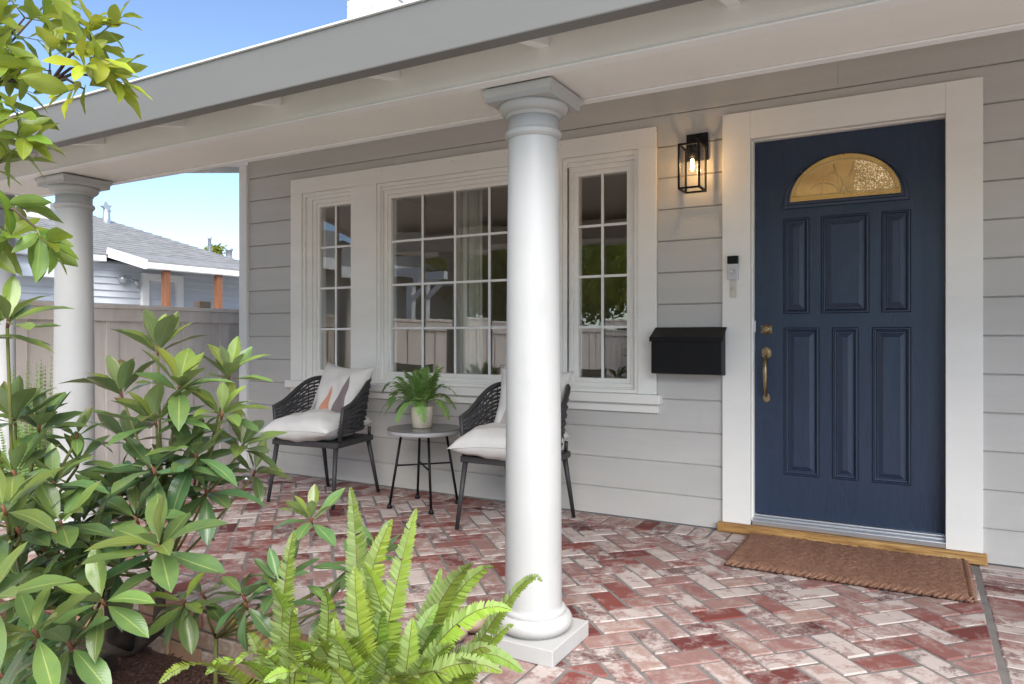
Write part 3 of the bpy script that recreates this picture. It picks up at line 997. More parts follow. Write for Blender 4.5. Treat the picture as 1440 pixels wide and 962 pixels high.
# porch structure
def column(cx, cy):
    c = MB().lathe([(.1075, .128), (.1045, .137), (.1025, .150), (.1025, .151)] + [(.1025 - .012 * (t ** 1.6), .151 + (1.822 - .151) * t) for t in [i / 14 for i in range(1, 15)]] + [(.0905, 1.915)], (cx, cy, 0), 64)
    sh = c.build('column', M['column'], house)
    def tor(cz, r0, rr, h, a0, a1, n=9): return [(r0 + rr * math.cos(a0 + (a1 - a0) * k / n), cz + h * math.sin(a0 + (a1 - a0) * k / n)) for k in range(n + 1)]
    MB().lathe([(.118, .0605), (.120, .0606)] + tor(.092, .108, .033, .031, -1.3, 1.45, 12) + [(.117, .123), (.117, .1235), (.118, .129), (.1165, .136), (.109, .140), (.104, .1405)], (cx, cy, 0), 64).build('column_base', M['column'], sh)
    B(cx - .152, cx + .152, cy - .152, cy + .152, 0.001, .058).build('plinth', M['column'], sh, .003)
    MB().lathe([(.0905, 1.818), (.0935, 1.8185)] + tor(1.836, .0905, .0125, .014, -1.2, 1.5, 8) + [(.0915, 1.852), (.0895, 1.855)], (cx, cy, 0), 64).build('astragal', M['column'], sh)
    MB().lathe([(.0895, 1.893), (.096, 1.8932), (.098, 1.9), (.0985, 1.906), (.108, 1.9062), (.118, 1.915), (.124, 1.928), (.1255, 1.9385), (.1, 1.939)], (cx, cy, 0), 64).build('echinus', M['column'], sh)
    ab = MB()
    prev = None
    for w, z in ((.128, 1.9392), (.128, 1.956), (.130, 1.960), (.135, 1.968), (.137, 1.973), (.137, 1.984)):
        ring = ab.add([(cx - w, cy - w, z), (cx + w, cy - w, z), (cx + w, cy + w, z), (cx - w, cy + w, z)])
        if prev: ab.quadstrip(prev, ring)
        else: ab.face(ring[::-1])
        prev = ring
    ab.face(prev)
    ab.build('abacus', M['column'], sh, .0015)
    return sh


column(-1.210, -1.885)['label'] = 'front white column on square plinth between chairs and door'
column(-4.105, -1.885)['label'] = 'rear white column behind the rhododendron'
bm_ = MB()
bm_.box(-4.86, WX1, -2.075, -1.70, 1.992, roof_under(-2.075) - .001)
bm_.build('porch_beam', M['soffit'], house, .004)
tr_ = MB()
tr_.box(-4.86, WX1, -2.082, -2.030, 1.9845, 1.9915)
tr_.box(-4.86, WX1, -1.735, -1.694, 1.9845, 1.9915)
tr_.box(-4.866, -4.8605, -2.082, -1.694, 1.9845, 2.03)
tr_.build('beam_bead', M['white'], house, .002)
fs = MB()
poly = [Vector((0, -2.300, 2.020)), Vector((0, -2.235, 2.020)), Vector((0, -2.235, 2.200)), Vector((0, -2.300, 2.200))]
fs.box(-5.35, WX1 + .3, -2.300, -2.238, 2.020, 2.199)
fs.build('fascia', M['fascia'], house, .005)
de = MB()
de.box(-5.36, WX1 + .3, -2.309, -2.18, 2.2, 2.207)
de.build('drip_edge', M['drip'], house, .0015)
x = -5.33
k = 0
xs_t = [-3.507 + 0.614 * i for i in range(-3, 13)]
for xt in xs_t:
    t = MB()
    a = t.add([(xt - .04, -2.2375, 2.026), (xt - .04, -2.0755, 2.062), (xt - .04, -2.0755, roof_under(-2.0755) - .001), (xt - .04, -2.2375, roof_under(-2.2375) - .001)])
    b = t.add([(p[0] + .04, p[1], p[2]) for p in t.v[:4]])
    t.quadstrip(a, b); t.face(a[::-1]); t.face(b)
    t.build('rafter_tail', M['white'], house, .002)
# roof: sloping slab to the ridge and down behind
rf = MB()
RY = 3.9
def slab(y0, y1, zf, th):
    a = rf.add([(-5.35, y0, zf(y0)), (WX1 + .3, y0, zf(y0)), (WX1 + .3, y1, zf(y1)), (-5.35, y1, zf(y1))])
    b = rf.add([(-5.35, y0, zf(y0) + th), (WX1 + .3, y0, zf(y0) + th), (WX1 + .3, y1, zf(y1) + th), (-5.35, y1, zf(y1) + th)])
    rf.quadstrip(a, b); rf.face(a[::-1]); rf.face(b)
slab(-2.236, RY, roof_under, .066)
slab(RY + .001, 8.6, lambda y: roof_under(RY) - SL * (y - RY), .066)
rf.build('roof', M['soffit'], house)
rk = MB()
for y0, y1, f in ((-2.236, RY, roof_under),):
    a = rk.add([(-5.375, y0, f(y0) - .05), (-5.3505, y0, f(y0) - .05), (-5.3505, y1, f(y1) - .05), (-5.375, y1, f(y1) - .05)])
    b = rk.add([(-5.375, y0, f(y0) + .07), (-5.3505, y0, f(y0) + .07), (-5.3505, y1, f(y1) + .07), (-5.375, y1, f(y1) + .07)])
    rk.quadstrip(a, b); rk.face(a[::-1]); rk.face(b)
rk.build('rake_board', M['white'], house)
sh_ = MB()
def slab2(mb, y0, y1, zf, off, th):
    a = mb.add([(-5.38, y0, zf(y0) + off), (WX1 + .32, y0, zf(y0) + off), (WX1 + .32, y1, zf(y1) + off), (-5.38, y1, zf(y1) + off)])
    b = mb.add([(-5.38, y0, zf(y0) + off + th), (WX1 + .32, y0, zf(y0) + off + th), (WX1 + .32, y1, zf(y1) + off + th), (-5.38, y1, zf(y1) + off + th)])
    mb.quadstrip(a, b); mb.face(a[::-1]); mb.face(b)
slab2(sh_, -2.17, RY, roof_under, .067, .012)
slab2(sh_, RY + .001, 8.6, lambda y: roof_under(RY) - SL * (y - RY), .067, .012)
sh_.build('roof_covering', M['roofing'], house)
# gable ends under the roof
gb = MB()
for gx in (WX0, WX1 - .1):
    gb.prism([Vector((gx, 0.022, 2.6205)), Vector((gx, 8.12, 2.6205)), Vector((gx, RY, roof_under(RY) - .002))], (0, 0, 0), (.1, 0, 0))
gb.build('gable_wall', M['siding'], house)

# chimney, painted brick, on the left side wall
CX0, CX1, CY0, CY1 = -5.55, -5.04, 1.92, 2.56
chm = MB().box(CX0 + .012, CX1 - .012, CY0 + .012, CY1 - .012, -0.34, 5.10)
chim = chm.build('chimney', M['chimney'], house)
z = 4.35
row = 0
while z < 5.02:
    st = 0.0 if z < 4.825 else 0.022
    h = .066
    segs = []
    n1, n2 = (3, 3)
    for k in range(n1):
        w = (CX1 - CX0 + 2 * st) / n1
        sh2 = (w / 2 if row % 2 else 0)
        a, b = CX0 - st + k * w + (.0 if not sh2 else 0), CX0 - st + (k + 1) * w
        segs.append((a + .003, b - .003, CY0 - st, CY0 + .05))
    for k in range(n2):
        w = (CY1 - CY0 + 2 * st - .052 * 0) / n2
        a, b = CY0 - st + k * w, CY0 - st + (k + 1) * w
        if k == 0: a += .053
        segs.append((CX1 - .05, CX1 + st, a + .003, b - .003))
    for s in segs:
        B(s[0], s[1], s[2], s[3], z, z + h).build('brick', M['chimney'], chim, .004)
    z += .075; row += 1
B(CX0 - .03, CX1 + .03, CY0 - .03, CY1 + .03, 5.101, 5.16).build('chimney_cap', M['chimney'], chim, .005)

# the room behind the windows, with an unseen back-wall opening added to brighten it
rm = MB()
rm.box(-4.80, -4.70, 0.141, 7.99, 0.0, 2.55)
rm.box(3.95, 4.05, 0.141, 7.99, 0.0, 2.55)
rm.box(-4.80, 4.05, 0.141, 7.99, 2.5505, 2.6)
rm.box(-4.6995, 0.0, 7.92, 7.99, 0.0, 2.55); rm.box(3.5, 3.9495, 7.92, 7.99, 0.0, 2.55); rm.box(0.0005, 3.4995, 7.92, 7.99, 2.2, 2.55)
tag(rm.build('interior_wall', M['brown_wall']), 'dim brown living room walls seen through the windows', None, None, 'structure')
tag(B(-4.80, 4.05, 0.141, 7.99, -0.1, -0.0005).build('interior_floor', M['room_floor']), 'brown board floor of the room behind the windows', None, None, 'structure')


def curtain(x0, x1, y, z0, z1, label, n=60, amp=.03, waves=5):
    c = MB()
    rows_ = [z0, z0 + .5 * (z1 - z0), z1]
    ids = []
    for th in (0, .004):
        for r_, zz in enumerate(rows_):
            sq = 1.0 - .14 * (1 - abs(r_ - 1)) * 0
            ids.append(c.add([(x0 + (x1 - x0) * i / n + .01 * math.sin(i * .9) * r_ * .5, y + th + amp * math.sin(2 * math.pi * waves * i / n + .5 * math.sin(i * .4)) * (1 - .25 * r_ / 2), zz) for i in range(n + 1)]))
    for k in range(2):
        c.quadstrip(ids[k], ids[k + 1], False, True); c.quadstrip(ids[k + 4], ids[k + 3], False, True)
    c.quadstrip(ids[0], ids[3], False); c.quadstrip(ids[2], ids[5], False)
    o = c.build('curtain', M['curtain'])
    tag(o, label, 'curtain')
    tb = MB().tube([(x0 - .1, y, z1 + .012), (x1 + .1, y, z1 + .012)], .01, 8)
    tb.build('curtain_rod', M['black'], o)
    return o


curtain(-2.975, -2.745, 0.27, 0.25, 2.32, 'pale curtain hanging inside the wide centre window')
curtain(-4.60, -4.28, 0.27, 0.25, 2.32, 'pale curtain hanging inside the narrow left window', 60, .025, 4)

# ------------------------------------------------------------------ things on the wall
lan = world_thing('wall_lantern', 'black glass sided lantern lit on the wall between window and door', 'lantern', None, (-1.11, 0, 2.15))
x0, x1, y0, y1, z0, z1 = -1.172, -1.047, -.205, -.052, 1.940, 2.197
lf = MB(); t = .0105
for xa in (x0, x1 - t):
    for ya in (y0, y1 - t):
        lf.box(xa, xa + t, ya, ya + t, z0 + t, z1 - t)
for zz in (z0, z1 - t):
    lf.box(x0, x1, y0, y0 + t, zz, zz + t); lf.box(x0, x1, y1 - t, y1, zz, zz + t)
    lf.box(x0, x0 + t, y0 + t, y1 - t, zz, zz + t); lf.box(x1 - t, x1, y0 + t, y1 - t, zz, zz + t)
lf.build('lantern_frame', M['black'], lan)
B(-1.175, -1.050, -.020, 0.0, 2.135, 2.292).build('back_plate', M['black'], lan, .002)
ar = MB(); ar.box(-1.130, -1.090, -.125, -.0205, 2.215, 2.245); ar.box(-1.127, -1.093, -.150, -.107, 2.19, 2.2145)
ar.build('lantern_arm', M['black'], lan, .002)
MB().lathe([(.010, 2.130), (.018, 2.1301), (.018, 2.189), (.010, 2.1891)], (-1.110, -.1285, 0), 20).build('lamp_socket', M['black'], lan)
for nm, a in (('lantern_pane', (x0 + t, x1 - t, y0 + .003, y0 + .005)), ('lantern_pane', (x0 + t, x1 - t, y1 - .005, y1 - .003))):
    B(a[0], a[1], a[2], a[3], z0 + t, z1 - t).build(nm, M['lampglass'], lan)
for xa in (x0 + .003, x1 - .005):
    B(xa, xa + .002, y0 + t, y1 - t, z0 + t, z1 - t).build('lantern_pane', M['lampglass'], lan)
bl = MB().lathe([(.010, 2.130), (.014, 2.125), (.022, 2.105), (.0235, 2.09), (.0235, 2.065), (.020, 2.05), (.010, 2.038), (.001, 2.036)][::-1], (-1.110, -.1285, 0), 24)
bl.build('light_bulb', M['lampglass'], lan)
fl = MB()
for k in range(5):
    a = 2 * math.pi * k / 5
    fl.tube([(-1.110 + .006 * math.cos(a), -.1285 + .006 * math.sin(a), 2.118), (-1.110 + .008 * math.cos(a + .4), -.1285 + .008 * math.sin(a + .4), 2.06)], .0017, 5)
fl.build('filament', M['filament'], lan)
pl_d = bpy.data.lights.new('lantern_light', 'POINT'); pl_d.energy = 0.34; pl_d.color = (1.0, 0.62, 0.28); pl_d.shadow_soft_size = 0.012
pl = bpy.data.objects.new('lantern_light', pl_d); COL.objects.link(pl); pl.parent = lan; pl.location = Vector((-1.110, -.1285, 2.085)) - Vector((-1.11, 0, 2.15))

mbx = world_thing('mailbox', 'black metal wall mailbox with sloping lid below the lantern', 'mailbox', None, (-1.15, -0.024, 1.03))
mb = MB()
a = mb.add([(-1.352, -.128, .897), (-1.352, -.024, .889), (-1.352, -.024, 1.150), (-1.352, -.128, 1.098)])
b = mb.add([(-.947, -.128, .897), (-.947, -.024, .889), (-.947, -.024, 1.150), (-.947, -.128, 1.098)])
mb.quadstrip(a, b); mb.face(a[::-1]); mb.face(b)
mb.build('mailbox_body', M['black'], mbx, .003)
ld = MB()
a = ld.add([(-1.360, -.136, 1.100), (-1.360, -.020, 1.160), (-1.360, -.020, 1.166), (-1.360, -.138, 1.107), (-1.360, -.141, 1.082), (-1.360, -.1365, 1.082)])
b = ld.add([(-.940, p[1], p[2]) for p in ld.v[:6]])
ld.quadstrip(a, b); ld.face(a[::-1]); ld.face(b)
ld.build('mailbox_lid', M['black'], mbx, .0015)

db = world_thing('video_doorbell', 'silver and black video doorbell on the white door casing', 'doorbell', None, (-.907, -.022, 1.5))
B(-.935, -.873, -.044, -.0225, 1.432, 1.522).build('doorbell_body', M['bell_silver'], db, .004)
B(-.935, -.873, -.044, -.0225, 1.5225, 1.567).build('camera_cover', M['bell_black'], db, .004)
rg = MB(); ylathe(rg, [(.0165, -.0442), (.0165, -.047), (.013, -.047), (.012, -.0445), (.001, -.0445)], -.904, 1.478)
rg.build('bell_button', M['bell_silver'], db)
oc = world_thing('bell_push', 'small cream old bell push under the video doorbell', 'bell push', None, (-.9, -.022, 1.38))
B(-.920, -.886, -.032, -.0225, 1.332, 1.427).build('push_plate', M['chime'], oc, .003)
rg = MB(); ylathe(rg, [(.011, -.0322), (.011, -.036), (.006, -.038)], -.903, 1.382, 16); rg.build('push_button', M['chime'], oc)

# doormat: thick coir with a ragged looped edge
dmx = MB()
rngm = random.Random(3)
x0, x1, y0, y1 = -.812, .208, -.655, -.058
nx, ny = 110, 56
gid = {}
for i in range(nx + 1):
    for j in range(ny + 1):
        X = x0 + (x1 - x0) * i / nx; Y = y0 + (y1 - y0) * j / ny
        e = min(i, nx - i, j, ny - j)
        Z = .026 + rngm.uniform(-.004, .004) + .0015 * math.sin(i * 1.1 + j * .9) if e > 1 else (.020 if e == 1 else .006)
        if e == 0: X += rngm.uniform(-.004, .004); Y += rngm.uniform(-.006, .004)
        gid[i, j] = dmx.add([(X + rngm.uniform(-.002, .002), Y + rngm.uniform(-.002, .002), Z)])[0]
for i in range(nx):
    for j in range(ny):
        dmx.face((gid[i, j], gid[i + 1, j], gid[i + 1, j + 1], gid[i, j + 1]), True)
for k in range(34):                                   # the overcast edge stitches
    X = x0 + .02 + (x1 - x0 - .04) * k / 33
    e = [rngm.uniform(-.006, .006) for q in range(6)]
    dmx.tube([(X - .016 + e[0], y0 - .003 + e[1], .006), (X + e[2], y0 - .009 + e[3], .015), (X + .018 + e[4], y0 + .014 + e[5], .027)], [.006, .0075, .005], 5)
for k in range(18):
    Y = y0 + .02 + (y1 - y0 - .04) * k / 17
    dmx.tube([(x1 + .004, Y - .012, .006), (x1 + .009, Y, .016), (x1 - .012, Y + .014, .028)], [.005, .007, .005], 5)
tag(dmx.build('doormat', M['mat']), 'brown coir doormat lying in front of the navy door', 'doormat')

# ------------------------------------------------------------------ chairs, cushions, table
def arm_curve(t, a, y0, b, power=0.62):
    s = math.sin(t); c = -math.cos(t)
    return a * math.copysign(abs(c) ** 0.72, c), y0 + b * (s ** power if s > 0 else 0)


def make_chair(loc, rz, label):
    root = empty('armchair', loc, rz, label, 'armchair', 'woven porch armchairs')
    f = MB()
    # seat frame
    poly = [(-.268, -.245), (.268, -.245), (.272, -.225), (.232, .215), (.215, .232), (-.215, .232), (-.232, .215), (-.272, -.225)]
    f.prism([Vector((x, y, 0)) for x, y in poly], (0, 0, .383), (0, 0, .420))
    f.build('seat_frame', M['charcoal'], root, .006)
    for sx in (-1, 1):
        MB().tube([(sx * .245, -.222, .383), (sx * .268, -.28, .003)], [.0165, .0115], 14).build('leg', M['charcoal'], root)
        MB().tube([(sx * .200, .200, .383), (sx * .222, .290, .003)], [.0165, .0115], 14).build('leg', M['charcoal'], root)
    n = 46
    top, bot = [], []
    for k in range(n + 1):
        t = math.pi * k / n
        x, y = arm_curve(t, .288, -.200, .475)
        s = max(0, math.sin(t))
        sm = min(1.0, max(0.0, (y + .200) / .40)); sm = sm * sm * (3 - 2 * sm)
        top.append(Vector((x, y, .640 + .175 * sm)))
        x, y = arm_curve(t, .258, -.205, .425)
        bot.append(Vector((x, y, .476)))
    rail = [Vector((-.262, -.205, .415))] + top + [Vector((.262, -.205, .415))]
    tb = MB()
    for i in range(len(rail) - 1): pass
    tb.tube(rail, .0145, 10)
    tb.build('arm_rail', M['charcoal'], root)
    MB().tube(bot, .010, 8).build('lower_rail', M['charcoal'], root)
    for sx in (-1, 1): MB().tube([(sx * .205, .205, .415), (sx * .212, .195, .478)], .012, 8).build('back_post', M['charcoal'], root)
    st = MB()
    ks = list(range(2, n - 1, 2))
    for k in ks:
        a, b = bot[k], top[k]
        mid = (a + b) / 2
        st.tube([a, mid, b], .0042, 5)
    st.build('stake', M['charcoal'], root, kind='stuff')
    wv = MB()
    LV = 14
    for lv in range(LV):
        h = (lv + .7) / (LV + .2)
        pts = []
        for k in range(0, n + 1):
            p = bot[k].lerp(top[k], h)
            q0, q1 = bot[max(0, k - 1)], bot[min(n, k + 1)]
            tg = (q1 - q0); nrm = Vector((tg.y, -tg.x, 0)).normalized()
            ph = 0 if k % 2 else (1 if ((k // 2 + lv) % 2) else -1)
            p = p + nrm * (.0062 * ph) + Vector((0, 0, .0022 * math.sin(k * 1.7 + lv * 2.1)))
            pts.append(p)
        wv.tube(pts, [.0088 if q % 2 == 0 else .0078 for q in range(len(pts))], 6, True, True)
    wv.build('woven_strand', M['wicker'], root, kind='stuff')
    return root


make_chair((-3.555, -.478, 0), R(5.2), 'woven charcoal armchair left of the round table')
make_chair((-2.045, -.455, 0), R(2.0), 'woven charcoal armchair half hidden by the front column')


def cushion_mesh(W, T, seedn, n=26, droop=0.0, pinch=.09):
    rg_ = random.Random(seedn)
    mb = MB(); uvs = []
    ph = [rg_.uniform(0, 6) for _ in range(6)]
    ids = {}
    for side in (1, -1):
        for i in range(n + 1):
            for j in range(n + 1):
                u, v = -1 + 2 * i / n, -1 + 2 * j / n
                edge = i in (0, n) or j in (0, n)
                if side == -1 and edge: continue
                prof = ((1 - abs(u) ** 2.8) ** .5) * ((1 - abs(v) ** 2.8) ** .5) if not edge else 0
                x = u * W / 2 * (1 - pinch * (1 - v * v) * abs(u) ** 3)
                y = v * W / 2 * (1 - pinch * (1 - u * u) * abs(v) ** 3)
                w = .007 * math.sin(5 * u + ph[0] + 2 * v) + .005 * math.sin(9 * v - 4 * u + ph[1]) + .004 * math.sin(13 * u + 7 * v + ph[2])
                z = side * T / 2 * prof + w * prof - droop * (abs(u * v) ** 2)
                ids[side, i, j] = mb.add([(x, y, z)])[0]
                uvs.append((u, v))
    def g_(s, i, j): return ids.get((s, i, j), ids.get((1, i, j)))
    for s in (1, -1):
        for i in range(n):
            for j in range(n):
                q = (g_(s, i, j), g_(s, i + 1, j), g_(s, i + 1, j + 1), g_(s, i, j + 1))
                mb.face(q if s == 1 else q[::-1], True)
    return mb, uvs


def cushion(name, W, T, mat, seedn, label, cat, loc, rot, group, droop=0.0, pinch=.09):
    mb, uvs = cushion_mesh(W, T, seedn, 26, droop, pinch)
    o = mb.build(name, mat)
    me = o.data
    uvl = me.uv_layers.new(name='UVMap')
    for lp in me.loops:
        uvl.data[lp.index].uv = uvs[lp.vertex_index]
    o.location = loc; o.rotation_euler = rot
    tag(o, label, cat, group)
    # welt seam round the edge
    n = 26
    pts = []
    for k in range(4 * n):
        s, r_ = divmod(k, n); t_ = -1 + 2 * r_ / n
        u, v = ((t_, -1), (1, t_), (-t_, 1), (-1, -t_))[s]
        pts.append(Vector((u * W / 2 * (1 - pinch * (1 - v * v) * abs(u) ** 3), v * W / 2 * (1 - pinch * (1 - u * u) * abs(v) ** 3), -droop * abs(u * v) ** 2)))
    pts.append(pts[0])
    sm = MB().tube(pts, .0028, 5, False)
    so = sm.build('seam', M['cotton'], o)
    return o


def chair_pt(loc, rz, p):
    return Vector(loc) + Matrix.Rotation(rz, 3, 'Z') @ Vector(p)


for loc, rz, lab1, lab2, yaw, px_, sd_ in (((-3.555, -.478, 0), R(5.2), 'cream seat cushion on the chair left of the table', 'cream pillow printed with orange and plum peaks', R(-8), .035, 1),
                                 ((-2.045, -.455, 0), R(2.0), 'cream seat cushion on the chair behind the column', 'cream pillow mostly hidden behind the front column', R(10), .025, 2)):
    cushion('seat_cushion', .55, .195, M['cotton'], sd_, lab1, 'cushion', chair_pt(loc, rz, (-.03, -.06, .505)), (R(2), R(-2), rz + R(2)), 'seat cushions on the armchairs', .012, .07)
    o = cushion('throw_pillow', .47, .15, M['pillow'], sd_ + 5, lab2, 'pillow', chair_pt(loc, rz, (px_, .095, .700)), (R(66), R(3), rz + yaw), 'printed pillows on the armchairs', 0, .15)

tbl = empty('side_table', (-2.818, -.358, 0), R(2), 'small round side table with grey top between the armchairs', 'side table')
MB().lathe([(.20, .478), (.232, .4785), (.236, .484), (.236, .503), (.233, .507)], (0, 0, 0), 56).build('table_rim', M['rope_grey'], tbl)
MB().lathe([(.20, .5075), (.2385, .5076), (.2395, .511), (.2385, .514)], (0, 0, 0), 56).build('table_top', M['slab'], tbl)
for sx in (-1, 1):
    for sy in (-1, 1):
        lg = MB().tube([(sx * .105, sy * .105, .478), (sx * .160, sy * .157, .02)], .0085, 12)
        lo = lg.build('leg', M['black'], tbl)
        MB().lathe([(.017, .002), (.018, .012), (.013, .02), (.0095, .032)], (sx * .161, sy * .158, 0), 14).build('foot', M['black'], lo)
xb = MB()
xb.tube([(-.128, -.128, .275), (.128, .128, .275)], .006, 8); xb.tube([(-.128, .128, .262), (.128, -.128, .262)], .006, 8)
xb.build('cross_brace', M['black'], tbl)


# ------------------------------------------------------------------ plants
def leaf_mesh(name, L, W, mat, droop=.12, fold=.18, tipw=.62, n=8, seedn=0, wave=.0):
    """a leaf blade along +X, midrib folded, UV: x along, y across (-1..1)"""
    rg_ = random.Random(seedn)
    vs_, fs_, uv_ = [], [], []
    cols = (-1, -.5, 0, .5, 1)
    ph = rg_.uniform(0, 6)
    for i in range(n + 1):
        s = i / n
        w = W / 2 * (math.sin(math.pi * min(1, s ** tipw)) ** .8) if 0 < s < 1 else 0
        if s < .1: w = max(w * .6, .0018)
        if i == n: w = .0004
        for c in cols:
            x = L * s * (1 - .06 * s)
            y = c * w
            z = -droop * L * s * s + fold * abs(c) * w + wave * w * math.sin(s * 11 + ph + (2 if c > 0 else 0)) * abs(c)
            vs_.append((x, y, z)); uv_.append((s, c))
    k = len(cols)
    for i in range(n):
        for j in range(k - 1):
            fs_.append((i * k + j, (i + 1) * k + j, (i + 1) * k + j + 1, i * k + j + 1))
    me = bpy.data.meshes.new(name)
    me.from_pydata(vs_, [], fs_)
    me.polygons.foreach_set('use_smooth', [True] * len(fs_))
    ul = me.uv_layers.new(name='UVMap')
    for lp in me.loops: ul.data[lp.index].uv = uv_[lp.vertex_index]
    me.materials.append(mat)
    return me


RHO = [leaf_mesh('rhododendron_leaf', 1.0, rngw, M['rhodo'], dr, fo, tw, 7, sdn, .10) for rngw, dr, fo, tw, sdn in
       ((.33, .10, .30, 1.2, 1), (.36, .18, .20, 1.15, 2), (.31, .30, .35, 1.25, 3), (.37, .04, .38, 1.15, 4), (.34, .40, .25, 1.2, 5), (.32, -.08, .36, 1.25, 6))]
CIT = [leaf_mesh('citrus_leaf', 1.0, w_, M['citrus'], dr, fo, .85, 7, sdn, .15) for w_, dr, fo, sdn in ((.38, .12, .3, 1), (.35, .25, .2, 2), (.42, .05, .35, 3), (.37, .35, .25, 4))]


def place_leaf(me, parent, base_w, p, d, up, L, age, name='leaf'):
    o = bpy.data.objects.new(name, me)
    COL.objects.link(o)
    o.parent = parent
    d = d.normalized()
    n = up - d * up.dot(d)
    if n.length < 1e-4: n = d.orthogonal()
    n.normalize()
    s = n.cross(d)
    m = Matrix((d, s, n)).transposed().to_4x4()
    m.translation = p - base_w
    o.matrix_local = m @ Matrix.Diagonal((L, L, L, 1))
    o.color = (age, age, age, 1)
    return o


class Bush:
    def __init__(self, name, label, base, seedn, group=None, cat='shrub'):
        self.base = Vector(base)
        self.root = empty(name, base, 0, label, cat, group); self.root['_world'] = tuple(base)
        self.stem = MB(); self.red = MB(); self.rng = random.Random(seedn); self.count = 0

    def twig(self, pts, r0, r1):
        n = len(pts)
        self.stem.tube(pts, [r0 + (r1 - r0) * i / (n - 1) for i in range(n)], 6)

    def whorl(self, c, axis, L, n=9, spread=(25, 80), age=(.0, .6), droop=0.0):
        n += 2
        """leaves round a shoot tip: the inner ones young and upright, the outer ones old and spreading"""
        rg_ = self.rng
        axis = Vector(axis).normalized()
        a = axis.orthogonal().normalized(); b = axis.cross(a)
        ph = rg_.uniform(0, 6.28)
        for k in range(n):
            if self.count >= 299: return
            t = k / max(1, n - 1)                           # 0 inner, 1 outer
            az = ph + k * 2.399 + rg_.uniform(-.25, .25)
            el = R(spread[0] + (spread[1] - spread[0]) * t + rg_.uniform(-9, 9))
            d = axis * math.cos(el) + (a * math.cos(az) + b * math.sin(az)) * math.sin(el)
            d = (d + Vector((0, 0, -droop * t))).normalized()
            up = axis + Vector((0, 0, .6))
            LL = 1.3 * L * (rg_.uniform(.82, 1.1)) * (.72 + .28 * min(1, t * 2.2))
            ag = age[1] + (age[0] - age[1]) * t + rg_.uniform(-.12, .12)
            place_leaf(rg_.choice(RHO), self.root, self.base, c - axis * .015 * t + d * .012, d, up, LL, min(1, max(0, ag)))
            self.count += 1
        MB().tube([c - axis * .022, c + axis * .002, c + axis * .012], [.004, .0055, .001], 6).build('bud', M['twig_red'], self.root)

    def done(self, bark=True):
        if self.stem.v: self.stem.build('stem', M['twig'], self.root)


# main rhododendron; whorls placed shoot by shoot
rh = Bush('rhododendron_shrub', 'large rhododendron with leathery leaf whorls in front of the left chair', (-2.93, -2.50, -.205), 21)
tk = Vector((-2.93, -2.50, -.205))
main_w = [  # u, v, depth, leaf length, n, axis tilt (dx, dy), spread, age, droop
    (222, 492, 2.55, .150, 10, (.0, .0), (14, 62), (.25, .95), 0),
    (170, 552, 2.50, .140, 9, (-.35, -.1), (15, 75), (.2, .9), 0),
    (252, 545, 2.40, .145, 9, (.25, -.15), (18, 80), (.2, .8), 0),
    (322, 528, 2.60, .135, 9, (.3, 0), (15, 80), (.15, .75), 0),
    (312, 582, 2.45, .140, 10, (.3, -.1), (20, 85), (.1, .85), 0),
    (218, 592, 2.35, .155, 11, (-.05, -.25), (25, 92), (.1, .7), .1),
    (275, 640, 2.40, .150, 9, (.25, -.35), (30, 95), (.0, .4), .15),
    (340, 628, 2.60, .140, 9, (.45, -.1), (25, 90), (.0, .7), .1),
    (216, 660, 2.30, .160, 11, (-.1, -.4), (45, 110), (.0, .2), .35),
    (358, 664, 2.75, .115, 7, (.6, -.1), (25, 95), (.05, .7), .15),
    (290, 690, 2.50, .145, 8, (.3, -.3), (40, 105), (.0, .2), .3),
    (190, 728, 2.25, .150, 9, (-.15, -.5), (35, 100), (.0, .3), .25),
    (223, 768, 2.00, .150, 10, (.15, -.6), (30, 95), (.05, .55), .2),
    (166, 690, 2.45, .145, 8, (-.4, -.3), (35, 100), (.0, .3), .2),
    (130, 770, 2.15, .140, 9, (-.3, -.5), (35, 100), (.05, .4), .2),
    (143, 845, 1.90, .130, 9, (0, -.7), (35, 100), (.1, .5), .5),
    (96, 905, 1.85, .145, 10, (-.1, -.6), (40, 108), (.05, .4), .5),
    (258, 846, 2.45, .125, 8, (.2, -.3), (50, 120), (.1, .75), .7),
    (90, 826, 2.10, .145, 9, (-.3, -.5), (35, 100), (.05, .4), .3),
    (240, 720, 2.70, .140, 8, (.1, .1), (35, 100), (.0, .2), .2),
    (165, 800, 2.50, .145, 8, (-.1, -.3), (35, 110), (.0, .2), .3),
    (60, 770, 2.3, .145, 8, (-.3, -.3), (35, 100), (.0, .3), .3),
    (120, 700, 2.55, .140, 8, (-.4, -.1), (30, 100), (.0, .4), .2),
    (280, 610, 2.75, .135, 8, (.1, .1), (30, 90), (.0, .3), .1),
    (180, 620, 2.70, .140, 8, (-.2, .1), (30, 95), (.0, .3), .1),
    (45, 850, 2.2, .140, 8, (-.2, -.4), (40, 105), (.0, .3), .4),
    (30, 930, 1.95, .140, 8, (-.2, -.5), (40, 110), (.0, .3), .4),
]
hub1 = pt(225, 815, 2.75); hub2 = pt(228, 700, 2.55); hub3 = pt(150, 830, 2.6); hub4 = pt(270, 715, 2.6)
for (u, v, d, L, n, tilt, spr, age, dr) in main_w:
    c = pt(u, v, d)
    if v < 640: h_ = hub2 if u < 265 else hub4
    elif v < 780: h_ = hub1
    else: h_ = hub3
    ax = Vector((tilt[0], tilt[1], 1.0))
    mid = h_.lerp(c, .55) + Vector((tilt[0] * -.02, 0, -.03))
    rh.twig([h_, mid, c - ax.normalized() * .02, c], .0055, .0034)
    rh.whorl(c, ax, L, n, spr, age, dr)
rh.twig([hub1, hub2], .010, .008); rh.twig([hub1, hub4], .009, .007)
rh.done()
tr = MB()
